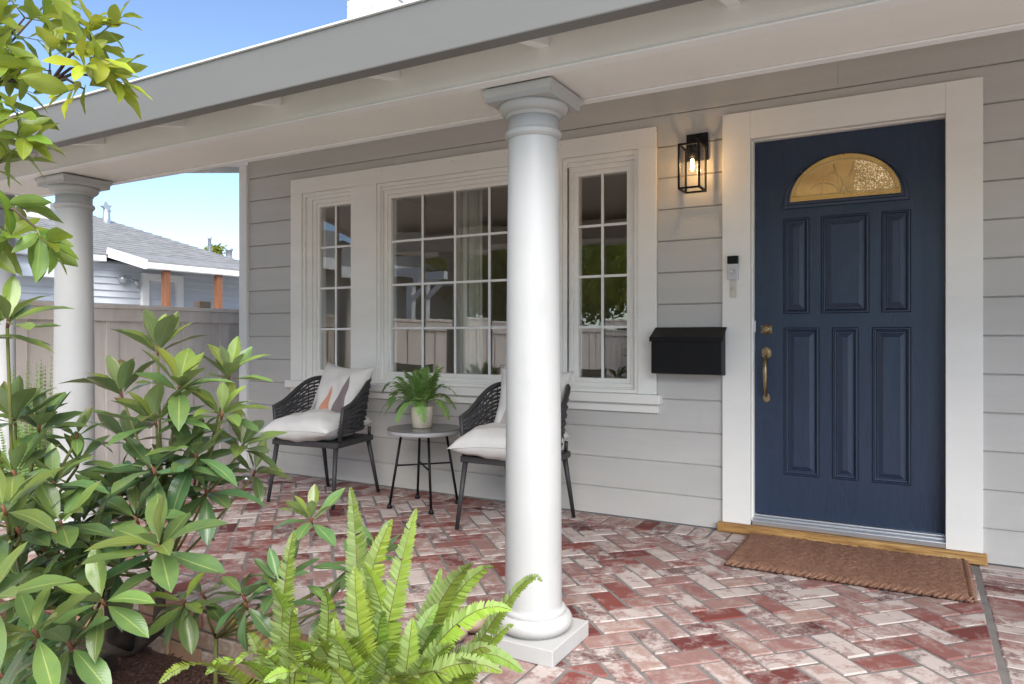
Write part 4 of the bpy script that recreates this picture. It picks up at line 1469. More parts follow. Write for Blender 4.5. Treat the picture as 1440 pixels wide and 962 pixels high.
tr.tube([tk + Vector((.03, 0, -.06)), tk + Vector((0, 0, .02)), pt(190, 905, 2.95), pt(225, 880, 2.85), hub1], [.065, .05, .042, .03, .012], 12)
tr.tube([pt(190, 905, 2.95), pt(160, 895, 2.8), hub3], [.036, .03, .012], 10)
tr.tube([tk + Vector((-.02, 0, -.05)), pt(150, 935, 2.75), pt(110, 950, 2.6), pt(60, 900, 2.4)], [.05, .04, .03, .012], 10)
tr.build('trunk', M['bark'], rh.root)

rf_ = Bush('rhododendron_shrub', 'spreading dark rhododendron filling the lower left behind the foremost leaves', (-2.75, -2.85, -.23), 55)
h0 = pt(110, 850, 2.45)
rf_.twig([(-2.75, -2.85, -.27), h0.lerp(Vector((-2.75, -2.85, -.27)), .5), h0], .02, .011)
frng = random.Random(17)
fill = [(15, 800), (60, 830), (35, 770), (100, 790), (140, 720), (110, 740), (180, 680), (235, 700), (260, 680), 
        (70, 950), (20, 900), (40, 700), (90, 770), (10, 950)]
for (u, v) in fill:
    d = frng.uniform(2.3, 2.75) if v < 780 else frng.uniform(2.0, 2.4)
    c = pt(u + frng.uniform(-12, 12), v + frng.uniform(-12, 12), d); ax = Vector((frng.uniform(-.4, .4), frng.uniform(-.6, .1), 1))
    rf_.twig([h0, h0.lerp(c, .5) + Vector((0, 0, -.04)), c - ax.normalized() * .02, c], .005, .003)
    rf_.whorl(c, ax, frng.uniform(.12, .145), 9, (30, 100), (.0, frng.uniform(.15, .7)), frng.uniform(.05, .35))
rf_.done()

rl = Bush('rhododendron_shrub', 'rhododendron at the left edge with dull green upper leaves', (-3.05, -2.95, -.23), 33)
h0 = pt(20, 760, 2.2)
rl.twig([(-3.05, -2.95, -.25), (-2.95, -2.95, .1), h0], .02, .012)
for (u, v, d, L, n, tilt, spr, age, dr) in [
    (12, 452, 1.95, .125, 8, (.35, 0), (20, 85), (.2, .9), 0),
    (-25, 470, 1.9, .13, 8, (.3, 0), (20, 90), (.3, .8), 0),
    (20, 590, 2.15, .135, 10, (-.1, -.1), (18, 85), (.1, .7), 0),
    (55, 600, 2.2, .130, 9, (.35, -.1), (18, 85), (.05, .6), 0),
    (108, 612, 2.25, .085, 6, (.3, 0), (20, 95), (.1, .4), .1),
    (20, 665, 2.05, .135, 10, (0, -.3), (25, 95), (.1, .6), .1),
    (75, 680, 2.15, .130, 9, (.3, -.2), (25, 95), (.05, .6), .1),
    (85, 735, 2.05, .130, 9, (.2, -.4), (25, 95), (.05, .5), .15),
    (25, 745, 2.0, .135, 9, (-.1, -.4), (30, 100), (.05, .5), .2),
    (5, 715, 1.8, .13, 8, (.1, -.4), (30, 100), (.2, .6), .2),
    (48, 888, 1.7, .120, 9, (.1, -.6), (35, 105), (.15, .6), .4),
    (-15, 840, 1.65, .135, 9, (.2, -.5), (30, 95), (.15, .6), .2),
    (110, 650, 2.3, .11, 7, (.5, -.1), (25, 95), (.05, .4), .1)]:
    c = pt(u, v, d); ax = Vector((tilt[0], tilt[1], 1))
    rl.twig([h0, h0.lerp(c, .5) + Vector((0, 0, -.03)), c - ax.normalized() * .02, c], .006, .0035)
    rl.whorl(c, ax, L, n, spr, age, dr)
rl.done()

ry = Bush('rhododendron_shrub', 'low dark rhododendron sprigs between the porch wall and the ferns', (-2.25, -2.42, -.21), 44)
h0 = Vector((-2.25, -2.42, .0))
ry.twig([(-2.25, -2.42, -.25), h0], .010, .007)
for (u, v, d, L, n, tilt, spr, age, dr) in [
    (438, 730, 2.6, .125, 8, (.1, -.2), (25, 88), (.0, .7), .1),
    (393, 820, 2.45, .125, 10, (-.15, -.4), (25, 85), (.0, .15), .1),
    (342, 838, 2.40, .115, 8, (-.35, -.3), (35, 110), (.0, .2), .35),
    (345, 850, 2.35, .125, 4, (0, -.6), (90, 130), (.0, .1), .8),
    (500, 800, 2.55, .110, 8, (.2, -.2), (25, 90), (.0, .2), .1),
    (532, 780, 2.6, .105, 6, (.3, 0), (15, 70), (.0, .2), .0),
    (460, 850, 2.5, .115, 8, (0, -.2), (35, 100), (.0, .2), .2),
    (285, 836, 2.55, .115, 7, (-.3, -.4), (50, 115), (.05, .5), .4)]:
    c = pt(u, v, d); ax = Vector((tilt[0], tilt[1], 1))
    ry.twig([h0, h0.lerp(c, .5) + Vector((0, 0, -.02)), c - ax.normalized() * .02, c], .005, .003)
    ry.whorl(c, ax, L, n, spr, age, dr)
ry.done()


# ------------------------------------------------------------------ ferns
def frond_mesh(pts, width, mat, seedn, pairs=44, side=None, start=.10, leafw=.5, sparse=False, bip=False):
    """fern frond along a 3-D curve (points relative to its own base): rachis and toothed leaflets"""
    rg_ = random.Random(seedn)
    P = [Vector(p) for p in pts]
    cum = [0]
    for i in range(1, len(P)): cum.append(cum[-1] + (P[i] - P[i - 1]).length)
    T = cum[-1]
    def at(s):
        s *= T
        for i in range(1, len(P)):
            if s <= cum[i] or i == len(P) - 1:
                f = (s - cum[i - 1]) / max(1e-6, cum[i] - cum[i - 1])
                return P[i - 1].lerp(P[i], f), (P[i] - P[i - 1]).normalized()
    mb = MB(); uv = []
    mb.tube(P, [.0026 - .0019 * i / (len(P) - 1) for i in range(len(P))], 5)
    uv += [(.5, .5)] * len(mb.v)
    sp = T * (1 - start) / pairs
    for k in range(pairs + 1):
        s = start + (1 - start) * k / pairs * .995
        p, t = at(s)
        q = (s - start) / (1 - start)
        prof = min(1, .35 + q * 4.5) * (1 - q ** 3.2) ** .75 if q < 1 else 0
        ln = width / 2 * prof + .002
        sd_ = side if side is not None else Vector((t.y, -t.x, 0))
        sdv = (sd_ - t * sd_.dot(t)).normalized()
        nrm = sdv.cross(t).normalized()
        for sgn in (-1, 1):
            if rg_.random() < .03: continue
            l2 = ln * rg_.uniform(.88, 1.08)
            dirv = (sdv * sgn + t * (.16 + .5 * q + rg_.uniform(-.06, .06)) + nrm * rg_.uniform(-.14, .10)).normalized()
            w = sp * leafw * rg_.uniform(.85, 1.15)
            wv = (t - dirv * t.dot(dirv)).normalized()
            wv = (wv + nrm * rg_.uniform(-.35, .35)).normalized()
            base = p + dirv * .0008
            a = base - wv * w; b = base + wv * w * 1.25
            m1 = base + dirv * l2 * .5 - wv * w * .95 - nrm * l2 * .03; m2 = base + dirv * l2 * .5 + wv * w * .95 - nrm * l2 * .03
            e1 = base + dirv * l2 * .86 - wv * w * .55 - nrm * l2 * .10; e2 = base + dirv * l2 * .86 + wv * w * .55 - nrm * l2 * .10
            tip = base + dirv * l2 - nrm * l2 * .15
            i_ = mb.add([a, b, m1, m2, e1, e2, tip])
            uv += [(0, -.9), (0, .9), (.5, -.9), (.5, .9), (.8, -.7), (.8, .7), (1, 0)]
            mb.face((i_[0], i_[2], i_[3], i_[1]), True); mb.face((i_[2], i_[4], i_[5], i_[3]), True); mb.face((i_[4], i_[6], i_[5]), True)
    nrach = 5 * (len(P) - 1) + 2
    me = bpy.data.meshes.new('frond')
    me.from_pydata([tuple(v) for v in mb.v], [], mb.f)
    me.polygons.foreach_set('use_smooth', [True] * len(mb.f))
    ul = me.uv_layers.new(name='UVMap')
    for lp in me.loops: ul.data[lp.index].uv = uv[lp.vertex_index]
    me.materials.append(mat); me.materials.append(M['rachis'])
    for q in range(nrach): me.polygons[q].material_index = 1
    return me


def bez(a, b, c, d, n=14):
    out = []
    for i in range(n + 1):
        t = i / n
        out.append(a * (1 - t) ** 3 + b * 3 * t * (1 - t) ** 2 + c * 3 * t * t * (1 - t) + d * t ** 3)
    return out


def add_frond(root, base_w, a, d, rise, width, age, seedn, mat, sag=.0, side=None, pairs=46, lean=.35, **kw):
    """frond from crown point a to tip d; rise = how upright it leaves the crown"""
    a, d = Vector(a), Vector(d)
    L = (d - a).length
    rg_ = random.Random(seedn * 3 + 1)
    bow = Vector((rg_.uniform(-.13, .13), rg_.uniform(-.13, .13), 0)) * L
    b = a.lerp(d, .30) + Vector((0, 0, rise * L * .55)) + bow
    c = a.lerp(d, .72) + Vector((0, 0, (rise + .10) * L * .62 + sag * L)) + bow * .8
    pts = [p - a for p in bez(a, b, c, d)]
    me = frond_mesh(pts, width, mat, seedn, pairs, side, **kw)
    o = bpy.data.objects.new('frond', me); COL.objects.link(o)
    o.parent = root; o.location = a - base_w; o.color = (age, age, age, 1)
    return o


camr = Vector((math.cos(YAW), math.sin(YAW), 0))
fb_ = Vector((-1.36, -2.60, -.22))
fern = empty('sword_fern', fb_, 0, 'bright green sword fern with upright fronds in front of the white column', 'fern', 'ferns by the porch edge')
spec = [  # tip u, v, depth; crown offset; rise; width; age
    (493, 686, 2.25, .06, .075, .35), (551, 731, 2.10, .05, .085, .85), (585, 716, 2.15, .08, .080, .65), (499, 797, 2.0, .05, .090, .9),
    (508, 792, 2.05, .15, .085, .8), (665, 792, 2.05, .15, .095, .55), (693, 796, 2.1, .2, .085, .6), (762, 817, 2.02, .42, .060, .45),
    (719, 858, 1.92, .40, .085, .85), (721, 879, 2.02, .20, .065, .55), (452, 895, 1.85, .35, .085, .7), (372, 958, 1.8, .45, .085, .75),
    (490, 900, 1.85, .25, .085, .75), (525, 930, 1.8, .2, .085, .6), (560, 905, 1.85, .2, .09, .8), (600, 925, 1.8, .2, .085, .65), (640, 905, 1.9, .25, .085, .5), (580, 870, 1.95, .2, .085, .7),
    (540, 860, 2.0, .2, .08, .4), (615, 850, 2.05, .2, .08, .35), (650, 865, 2.0, .25, .08, .45), (470, 870, 1.95, .3, .085, .7), (440, 915, 1.85, .4, .085, .85), (410, 945, 1.8, .45, .085, .7),
    (375, 925, 1.9, .45, .08, .6), (690, 915, 1.95, .4, .08, .55), (735, 945, 1.9, .5, .075, .5), (705, 945, 1.85, .45, .08, .7), (665, 940, 1.8, .35, .085, .6), (460, 945, 1.75, .35, .085, .8),
    (510, 955, 1.75, .3, .09, .65), (550, 950, 1.7, .25, .09, .8), (590, 955, 1.72, .25, .085, .55), (630, 950, 1.75, .3, .085, .75), (575, 905, 1.95, .15, .08, .3), (505, 880, 2.0, .2, .08, .3),
    (620, 800, 2.2, .15, .07, .3), (625, 880, 1.9, .3, .08, .2), (545, 925, 1.9, .2, .08, .15), (600, 900, 2.0, .2, .08, .1)]
for i, (u, v, d, rise, w, age) in enumerate(spec):
    tip = pt(u, v, d)
    az = rng.uniform(0, 6.28)
    a = fb_ + Vector((.05 * math.cos(az), .05 * math.sin(az), rng.uniform(0, .03)))
    sv = camr + Vector((rng.uniform(-.2, .2), rng.uniform(-.3, .3), rng.uniform(-.2, .2)))
    if abs((tip - a).normalized().dot(camr)) > .55: sv = Vector((.1, .2, 1)) if (tip - a).dot(camr) < 0 else Vector((.3, -.5, -1))
    add_frond(fern, fb_, a, tip, rise, w * 1.30, age, 100 + i, M['fern'], side=sv, pairs=86, leafw=.62)
fb2 = Vector((-1.72, -2.56, -.22))
fern2 = empty('sword_fern', fb2, 0, 'paler sword fern with thin arching fronds beside the tan brick wall', 'fern', 'ferns by the porch edge')
for i, (u, v, d, rise, w, age) in enumerate([(414, 746, 2.2, .1, .075, .5), (364, 806, 2.15, .15, .085, .55), (418, 862, 2.0, .45, .075, .6), (225, 960, 1.95, .5, .08, .8), (400, 905, 2.1, .3, .08, .5),
                                     (455, 830, 2.15, .2, .075, .65), (330, 935, 2.0, .5, .075, .7), (430, 955, 1.85, .5, .08, .8), (350, 890, 2.25, .3, .07, .4), (470, 870, 2.2, .2, .075, .5), (290, 948, 2.05, .55, .08, .75)]):
    tip = pt(u, v, d)
    a = fb2 + Vector((rng.uniform(-.05, .05), rng.uniform(-.05, .05), rng.uniform(0, .03)))
    sv = camr + Vector((rng.uniform(-.3, .3), rng.uniform(-.5, .3), rng.uniform(-.2, .2)))
    if abs((tip - a).normalized().dot(camr)) > .55: sv = Vector((.3, .5, 1))
    add_frond(fern2, fb2, a, tip, rise, w * 1.22, age, 300 + i, M['fern'], side=sv, pairs=72, leafw=.50)
dead = add_frond(fern2, fb2, fb2 + Vector((-.03, .06, .0)), pt(292, 866, 2.75), .25, .07, .8, 444, M['dry'], side=camr, pairs=20, leafw=.3)
dead['label'] = 'dry yellow frond'

# potted fern on the table
pb = Vector((-2.835, -.355, .5145))
pf = empty('potted_fern', pb, 0, 'leafy green fern in a cream ribbed pot on the round table', 'potted plant'); pf['_world'] = tuple(pb)
po = MB()
n = 56
prof = [(.058, .0), (.064, .004), (.070, .07), (.073, .135), (.0715, .139), (.068, .139), (.066, .12)]
rings = []
for r_, z in prof:
    rings.append(po.add([pb + Vector(((r_ + (.0012 if k % 2 else -.0006)) * math.cos(2 * math.pi * k / n), (r_ + (.0012 if k % 2 else -.0006)) * math.sin(2 * math.pi * k / n), z)) for k in range(n)]))
for i in range(len(rings) - 1): po.quadstrip(rings[i], rings[i + 1], True, True)
po.face(rings[0][::-1]); po.face(rings[-1])
pot = po.build('pot', M['pot'], pf)
MB().lathe([(.001, .118), (.066, .1185), (.066, .122), (.001, .124)], pb, 24).build('soil', M['mulch'], pf)
for i in range(44):
    a = pb + Vector((rng.uniform(-.025, .025), rng.uniform(-.025, .025), .12))
    if i < 32:
        az = rng.uniform(0, 6.28); rad = rng.uniform(.06, .25); hh = rng.uniform(.16, .34) - rad * .35
        tip = a + Vector((math.cos(az) * rad + .015, math.sin(az) * rad * .8, hh))
        rise = rng.uniform(.25, .6)
    else:
        ang = {0: 3.0, 1: 3.3, 2: 2.6, 3: 0.2, 4: -.2, 5: 4.4, 6: 4.0, 7: .5, 8: 3.6, 9: 5.3, 10: 1.2, 11: 2.9}[i - 32]
        rad = rng.uniform(.20, .34)
        tip = a + Vector((math.cos(ang) * rad, math.sin(ang) * rad * .8, rng.uniform(-.10, .12)))
        rise = rng.uniform(.6, .95)
    add_frond(pf, pb, a, tip, rise, rng.uniform(.07, .11), rng.uniform(.1, .9), 500 + i, M['potfern'], pairs=22, leafw=.42, start=.25)

# ------------------------------------------------------------------ citrus tree at the left
cb = Vector((-2.55, -3.30, -.25))
cit = empty('citrus_tree', cb, 0, 'leafy citrus tree reaching in from the upper left', 'tree'); cit['_world'] = tuple(cb)
ct = MB()
top_ = pt(-120, 230, 2.05)
ct.tube([cb - Vector((0, 0, .08)), cb + Vector((.02, 0, .6)), cb + Vector((-.02, .02, 1.2)), top_], [.05, .042, .036, .02], 10)
ct.build('trunk', M['bark'], cit)
cbm = MB()
crng = random.Random(8)
leafcount = 0
def cluster(u, v, d, rad, n, L, age, dirb=(0, 0, 0), via=None):
    """a spray of short shoots, leaves set alternately along each"""
    global leafcount
    c = pt(u, v, d)
    st = top_ if via is None else via
    cbm.tube([st, st.lerp(c, .5) + Vector((0, 0, .02)), c], [.006, .004, .0025], 6)
    per = 6
    for q in range(max(1, round(n / per))):
        sd_ = (Vector(dirb) + Vector((crng.uniform(-1, 1), crng.uniform(-1, 1), crng.uniform(-.6, .9)))).normalized()
        o_ = c + Vector((crng.gauss(0, 1), crng.gauss(0, 1), crng.gauss(0, 1))) * rad * .25
        ln = rad * crng.uniform(.8, 1.5)
        e_ = o_ + sd_ * ln + Vector((0, 0, -.1 * ln))
        gtw.tube([c, o_.lerp(e_, .4), e_], [.0022, .0018, .0009], 5)
        for k in range(per):
            if leafcount >= 298: return
            t = (k + .6) / per
            p = o_.lerp(e_, t)
            az = k * 2.4 + crng.uniform(-.4, .4)
            x_ = sd_.orthogonal().normalized(); y_ = sd_.cross(x_)
            el = R(crng.uniform(35, 70) * (1.1 - .55 * t))
            dv = sd_ * math.cos(el) + (x_ * math.cos(az) + y_ * math.sin(az)) * math.sin(el) + Vector((0, 0, -.15))
            place_leaf(crng.choice(CIT), cit, cb, p, dv, sd_ + Vector((crng.uniform(-.3, .3), crng.uniform(-.4, .2), .8)), 1.15 * L * crng.uniform(.75, 1.15) * (.8 + .3 * math.sin(3.1 * t)), min(1, max(0, age + crng.uniform(-.25, .25))))
            leafcount += 1
gtw = MB()
br = pt(70, 118, 2.0)
cluster(128, 58, 2.0, .065, 26, .080, .75, (.25, 0, .5), br)  # high age values put a sunlit yellow into this spray's leaf colour
cluster(128, 95, 1.98, .085, 22, .090, .65, (.1, 0, 0), br)
cluster(118, 125, 1.95, .05, 7, .105, .95, (.2, 0, -1.1), br)
cluster(138, 108, 2.0, .045, 6, .095, .8, (.9, 0, -.2), br)
cluster(70, 100, 2.0, .07, 12, .095, .55, (.2, 0, .2), br)
cluster(35, 25, 2.05, .09, 20, .10, .4, (.3, 0, .3))
cluster(30, 75, 2.0, .09, 20, .10, .4, (.3, 0, .1))
cluster(-20, 40, 2.05, .12, 24, .10, .3)
cluster(-30, 120, 2.05, .12, 24, .10, .35)
cluster(25, 165, 1.95, .075, 18, .095, .35, (.3, 0, 0))
cluster(10, 215, 1.95, .075, 16, .10, .35, (.2, 0, 0))
cluster(-30, 240, 2.0, .10, 18, .10, .3)
cluster(8, 285, 1.95, .05, 8, .10, .35, (.3, 0, .1))
cluster(52, 322, 1.9, .045, 9, .095, .15, (.5, 0, .1), pt(-10, 290, 1.95))
cluster(12, 330, 1.95, .05, 9, .10, .25, (.3, 0, 0))
cluster(-30, 340, 2.0, .08, 12, .10, .2)
cluster(60, 10, 2.1, .05, 8, .09, .4, (.5, 0, .3))
cbm.tube([top_, pt(0, 112, 2.02), br], [.010, .007, .005], 7)
cbm.build('branch', M['bark'], cit)
gtw.build('shoot', M['twig'], cit, kind='stuff')
# the rest of the crown, past the leaves that show largest
cm_, cuv = MB(), []
cc = pt(-330, 40, 2.15)
for k in range(1500):
    v = Vector((crng.gauss(0, 1), crng.gauss(0, 1), crng.gauss(0, 1))).normalized() * (crng.random() ** .4)
    p = cc + Vector((v.x * .50, v.y * .50, v.z * .55))
    q_ = in_view(p.x, p.y, p.z)
    if q_ and q_[0] > -75: continue
    d = (v + Vector((crng.uniform(-.7, .7), crng.uniform(-.7, .7), crng.uniform(-.8, .3)))).normalized()
    sd2 = d.orthogonal().normalized(); sd2 = (Matrix.Rotation(crng.uniform(0, 6.28), 3, d) @ sd2)
    nn = sd2.cross(d); L = crng.uniform(.06, .11); W = L * .2
    i_ = cm_.add([p, p + d * L * .4 + sd2 * W + nn * W * .3, p + d * L * .75 + sd2 * W * .7, p + d * L - nn * L * .1, p + d * L * .75 - sd2 * W * .7, p + d * L * .4 - sd2 * W + nn * W * .3, p + d * L * .5])
    cuv += [(0, 0), (.4, 1), (.75, .8), (1, 0), (.75, -.8), (.4, -1), (.5, 0)]
    for a_, b_ in ((0, 1), (1, 2), (2, 3), (3, 4), (4, 5), (5, 0)): cm_.face((i_[a_], i_[b_], i_[6]), True)
fo_ = cm_.build('crown', M['citrus'], cit, kind='stuff')
ul_ = fo_.data.uv_layers.new(name='UVMap')
for lp in fo_.data.loops: ul_.data[lp.index].uv = cuv[lp.vertex_index]
fo_.color = (.35, .35, .35, 1)

# ------------------------------------------------------------------ stones, ornament
for i, (X, Y, Z, a, b, c, lab) in enumerate(((-1.445, -1.90, .045, .060, .075, .045, 'tan rounded river stone resting against the column plinth, uppermost of its pair'),
                                  (-1.470, -2.02, .035, .055, .05, .035, 'greyish rounded river stone lying nearer the ferns beside the plinth'))):
    s = MB()
    rs_ = random.Random(60 + i)
    for q in range(9):
        th_ = math.pi * q / 8
        s.add([(X + a * math.sin(th_) * math.cos(2 * math.pi * k / 14) * (1 + .07 * math.sin(3 * k + q)), Y + b * math.sin(th_) * math.sin(2 * math.pi * k / 14), Z + c * math.cos(th_)) for k in range(14)])
    for q in range(8):
        s.quadstrip(list(range(q * 14, q * 14 + 14)), list(range(q * 14 + 14, q * 14 + 28)), True, True)
    tag(s.build('river_stone', M['stone']), lab, 'stone', 'river stones by the column')
orn = MB()
orn.lathe([(.004, .004), (.030, .006), (.038, .03), (.036, .05), (.022, .066), (.003, .07)], (-4.42, -.43, 0), 24)
tag(orn.build('metal_ornament', M['chrome']), 'small shiny round metal ornament on the bricks near the house corner', 'ornament')

# ------------------------------------------------------------------ fences
def fence(name, label, axis, c, a0, a1, face, top=1.372, z0=-.33, group='taupe board fences'):
    """board fence along x or y at coordinate c, with cap, top rail and single boards; face = +1/-1 side that shows"""
    f = world_thing(name, label, 'fence', group)
    def bx_(s0, s1, t0, t1, za, zb):
        lo, hi = min(c + t0 * face, c + t1 * face), max(c + t0 * face, c + t1 * face)
        return B(s0, s1, lo, hi, za, zb) if axis == 'x' else B(lo, hi, s0, s1, za, zb)
    bx_(a0, a1, -.065, .06, top - .035, top).build('cap_rail', M['fencewood'], f, .004)
    s = a0
    seg = 0
    while s < a1 - .01:
        e = min(s + 1.22, a1)
        bx_(s + .002, e - .002, .021, .045, top - .135, top - .0355).build('top_rail', M['fencewood'], f, .003)
        bx_(s + .002, e - .002, .021, .045, -.10, .02).build('bottom_rail', M['fencewood'], f, .003)
        s = e
    s = a0; k = 0
    pat = (.19, .11, .28, .11)
    while s < a1 - .02:
        w = pat[k % 4]
        e = min(s + w, a1)
        prow = .0 if w > .15 else .009
        bx_(s + .0025, e - .0025, -.01 + prow, .010 + prow, z0, top - .036).build('fence_board', M['fencewood'], f, .002)
        s = e; k += 1
    s = a0
    while s < a1:
        bx_(s, min(s + .09, a1), -.10, -.011, -.34, top - .036).build('fence_post', M['fencewood'], f, .003)
        s += 2.44
    return f


fence('board_fence', 'taupe board fence with flat cap between the porch and the neighbouring house', 'y', -5.66, -12.0, 3.4, 1)
fence('board_fence', 'taupe board fence across the yard behind the viewer, mirrored in the windows', 'x', -12.1, -5.6, 3.6, 1, 1.45)
fbk = B(-5.69, -5.60, .06, .18, 1.373, 1.432)
tag(fbk.build('stone_block', M['tanbrick'] and M['stone'], None, .006), 'small pinkish block sitting on the fence cap below the orange post', 'block')
gp = world_thing('gate_post', 'tall grey round post at the left edge beyond the citrus leaves', 'post', None, (-5.36, -1.60, -.34))
MB().lathe([(.075, -.34), (.075, -.2), (.062, -.19), (.058, 2.10)], (-5.43, -1.60, 0), 28).build('post_shaft', M['column'], gp)
MB().lathe([(.058, 2.101), (.085, 2.102), (.085, 2.14), (.03, 2.17)], (-5.43, -1.60, 0), 28).build('post_cap', M['column'], gp)

# wispy grey-green herb by the fence
hb = Vector((-5.30, -1.47, -.30))
herb = empty('rosemary_bush', hb, 0, 'wispy grey green herb growing against the fence at left', 'shrub')
for k in range(46):
    a = Vector((rng.uniform(-.10, .10), rng.uniform(-.12, .12), 0)); tip = a * 1.3 + Vector((rng.uniform(-.05, .05), rng.uniform(-.05, .05), rng.uniform(.8, 1.28)))
    pts = [a + (tip - a) * i / 6 + Vector((.01 * math.sin(i + k), .01 * math.cos(i * 1.3 + k), 0)) for i in range(7)]
    me = frond_mesh([p - a for p in pts], .035, M['potfern'], 900 + k, 34, Vector((rng.uniform(-1, 1), rng.uniform(-1, 1), 0)), start=.25, leafw=.25)
    o = bpy.data.objects.new('sprig', me); COL.objects.link(o); o.parent = herb; o.location = a; o.color = (.5, .5, .5, 1)

# ------------------------------------------------------------------ neighbouring house beyond the fence
nb = world_thing('neighbour_house', 'pale vinyl sided house with grey shingle roof beyond the fence', 'house', None, (-12, 3, -.34))
NX = -11.0
wl = MB()
z = -.34
k = 0
while z < 2.28:                                     # lapped vinyl courses
    z1 = min(z + .104, 2.30)
    a = wl.add([(NX + .030, -1.2, z), (NX + .030, 5.3, z), (NX, 5.3, z1), (NX, -1.2, z1)]); wl.face(a)
    b = wl.add([(NX, -1.2, z), (NX, 5.3, z)]); wl.face((b[0], b[1], a[1], a[0]))
    z = z1
wl.build('vinyl_siding', M['vinyl'], nb, kind='stuff')
B(-19, NX - .001, -1.2, 5.3, -.34, 2.30).build('wall', M['vinyl'], nb)
# hip roof: eave at the wall, hip falling away to the right; shingles in lapped courses
rx0, rx1, ry0, ry1, ez = -19.5, -10.75, -2.2, 5.68, 2.36
rs = .422
sm = MB()
half = (rx1 - rx0) / 2
nc = 40
for side in range(4):
    for i in range(nc):
        d0, d1 = half * i / nc, half * (i + 1) / nc
        za, zb = ez + rs * d0 + .018, ez + rs * d1 + .002
        if side == 0: q = [(rx1 - d0, ry0 + min(d0, 3.935), za), (rx1 - d0, ry1 - min(d0, 3.935), za), (rx1 - d1, ry1 - min(d1, 3.935), zb), (rx1 - d1, ry0 + min(d1, 3.935), zb)]
        elif side == 1: q = [(rx0 + d0, ry1 - min(d0, 3.935), za), (rx0 + d0, ry0 + min(d0, 3.935), za), (rx0 + d1, ry0 + min(d1, 3.935), zb), (rx0 + d1, ry1 - min(d1, 3.935), zb)]
        elif side == 2: q = [(rx1 - d0, ry1 - min(d0, 3.935), za), (rx0 + d0, ry1 - min(d0, 3.935), za), (rx0 + d1, ry1 - min(d1, 3.935), zb), (rx1 - d1, ry1 - min(d1, 3.935), zb)]
        else: q = [(rx0 + d0, ry0 + min(d0, 3.935), za), (rx1 - d0, ry0 + min(d0, 3.935), za), (rx1 - d1, ry0 + min(d1, 3.935), zb), (rx0 + d1, ry0 + min(d1, 3.935), zb)]
        a = sm.add(q); sm.face(a)
        lo = sm.add([(q[0][0], q[0][1], q[0][2] - .018), (q[1][0], q[1][1], q[1][2] - .018)]); sm.face((lo[0], lo[1], a[1], a[0]))
sm.build('roof_shingles', M['shingle'], nb, kind='stuff')
B(-19.4, -10.76, -2.1, 2.35, 2.265, 2.358).build('eave_fascia', M['nwhite'], nb)
# porch part of the house, its roof carried forward on orange posts
pr = MB()
a = pr.add([(-9.86, 2.42, 2.205), (-9.86, 5.6, 2.205), (-10.95, 5.6, 2.40), (-10.95, 2.42, 2.40)])
b = pr.add([(-9.86, 2.42, 2.240), (-9.86, 5.6, 2.240), (-10.95, 5.6, 2.455), (-10.95, 2.42, 2.455)])
pr.quadstrip(a, b); pr.face(a[::-1]); pr.face(b)
pr.build('porch_roof', M['shingle'], nb)
B(-9.90, -9.80, 2.40, 5.6, 2.115, 2.204).build('gutter', M['nwhite'], nb, .012)
bg_ = MB(); bg_.bar((-9.84, 2.39, 2.175), (-10.8, 2.39, 2.41), .03, .14); bg_.build('barge_board', M['nwhite'], nb)
for yy in (2.70, 3.635, 5.3):
    B(-9.95, -9.85, yy, yy + .09, -.34, 2.114).build('porch_post', M['redwood'], nb, .004)
wd = MB(); wd.rect_ring((NX, NX + 1, 0, 1), (NX, NX + 1, 0, 1), 0, 0) if False else None
wf = MB()
wf.box(NX + .002, NX + .075, 3.05, 3.17, .6, 2.155); wf.box(NX + .002, NX + .075, 3.68, 3.80, .6, 2.155); wf.box(NX + .002, NX + .075, 3.171, 3.679, 2.04, 2.155)
dn = wf.build('door', M['nwhite'], nb, .006)
B(NX + .002, NX + .02, 3.171, 3.679, -.3, 2.039).build('door_leaf', M['beige_door'], dn)
B(NX + .021, NX + .03, 3.24, 3.62, .5, 1.93).build('window_blind', M['curtain'], dn, .004)
gl_ = MB()
for s in (-.035, .035):
    pass
lt = MB()
def sphere(mb, c, r, n=12, sq=1.0):
    c = Vector(c); rr = []
    for q in range(7):
        t_ = math.pi * q / 6
        rr.append(mb.add([c + Vector((r * math.sin(t_) * math.cos(2 * math.pi * k / n), r * math.sin(t_) * math.sin(2 * math.pi * k / n), sq * r * math.cos(t_))) for k in range(n)]))
    for q in range(6): mb.quadstrip(rr[q], rr[q + 1], True, True)
sphere(lt, (NX + .10, 2.70, 2.02), .065); sphere(lt, (NX + .10, 2.93, 1.98), .05)
lt.tube([(NX + .02, 2.82, 2.06), (NX + .06, 2.75, 2.03), (NX + .10, 2.70, 2.02)], .018, 6); lt.tube([(NX + .02, 2.82, 2.06), (NX + .08, 2.93, 1.99)], .018, 6)
lt.box(NX + .012, NX + .05, 2.77, 2.87, 2.01, 2.10)
lt.build('security_light', M['steel'], nb)
# star-capped flue and vent pipes
fl_ = MB()
fx, fy = -12.65, 3.50
fl_.lathe([(.085, 2.95), (.068, 3.22), (.05, 3.40)], (fx, fy, 0), 14)
star = []
for k in range(10):
    a = math.pi / 2 + 2 * math.pi * k / 10 + .15; r_ = .105 if k % 2 == 0 else .05
    star.append(Vector((0, r_ * math.cos(a), r_ * math.sin(a))))
fl_.prism(star, (fx + .03, fy, 3.43), (fx - .03, fy, 3.43))
fl_.build('flue', M['steel'], nb)
for (vx, vy, r_, z1) in ((-11.75, 4.96, .030, 2.97), (-11.5, 5.2, .06, 2.76)):
    MB().lathe([(r_ * 1.8, 2.45), (r_, 2.58), (r_, z1), (r_ * 1.25, z1 + .005), (r_ * 1.25, z1 + .05)], (vx, vy, 0), 12).build('vent_pipe', M['steel'], nb)
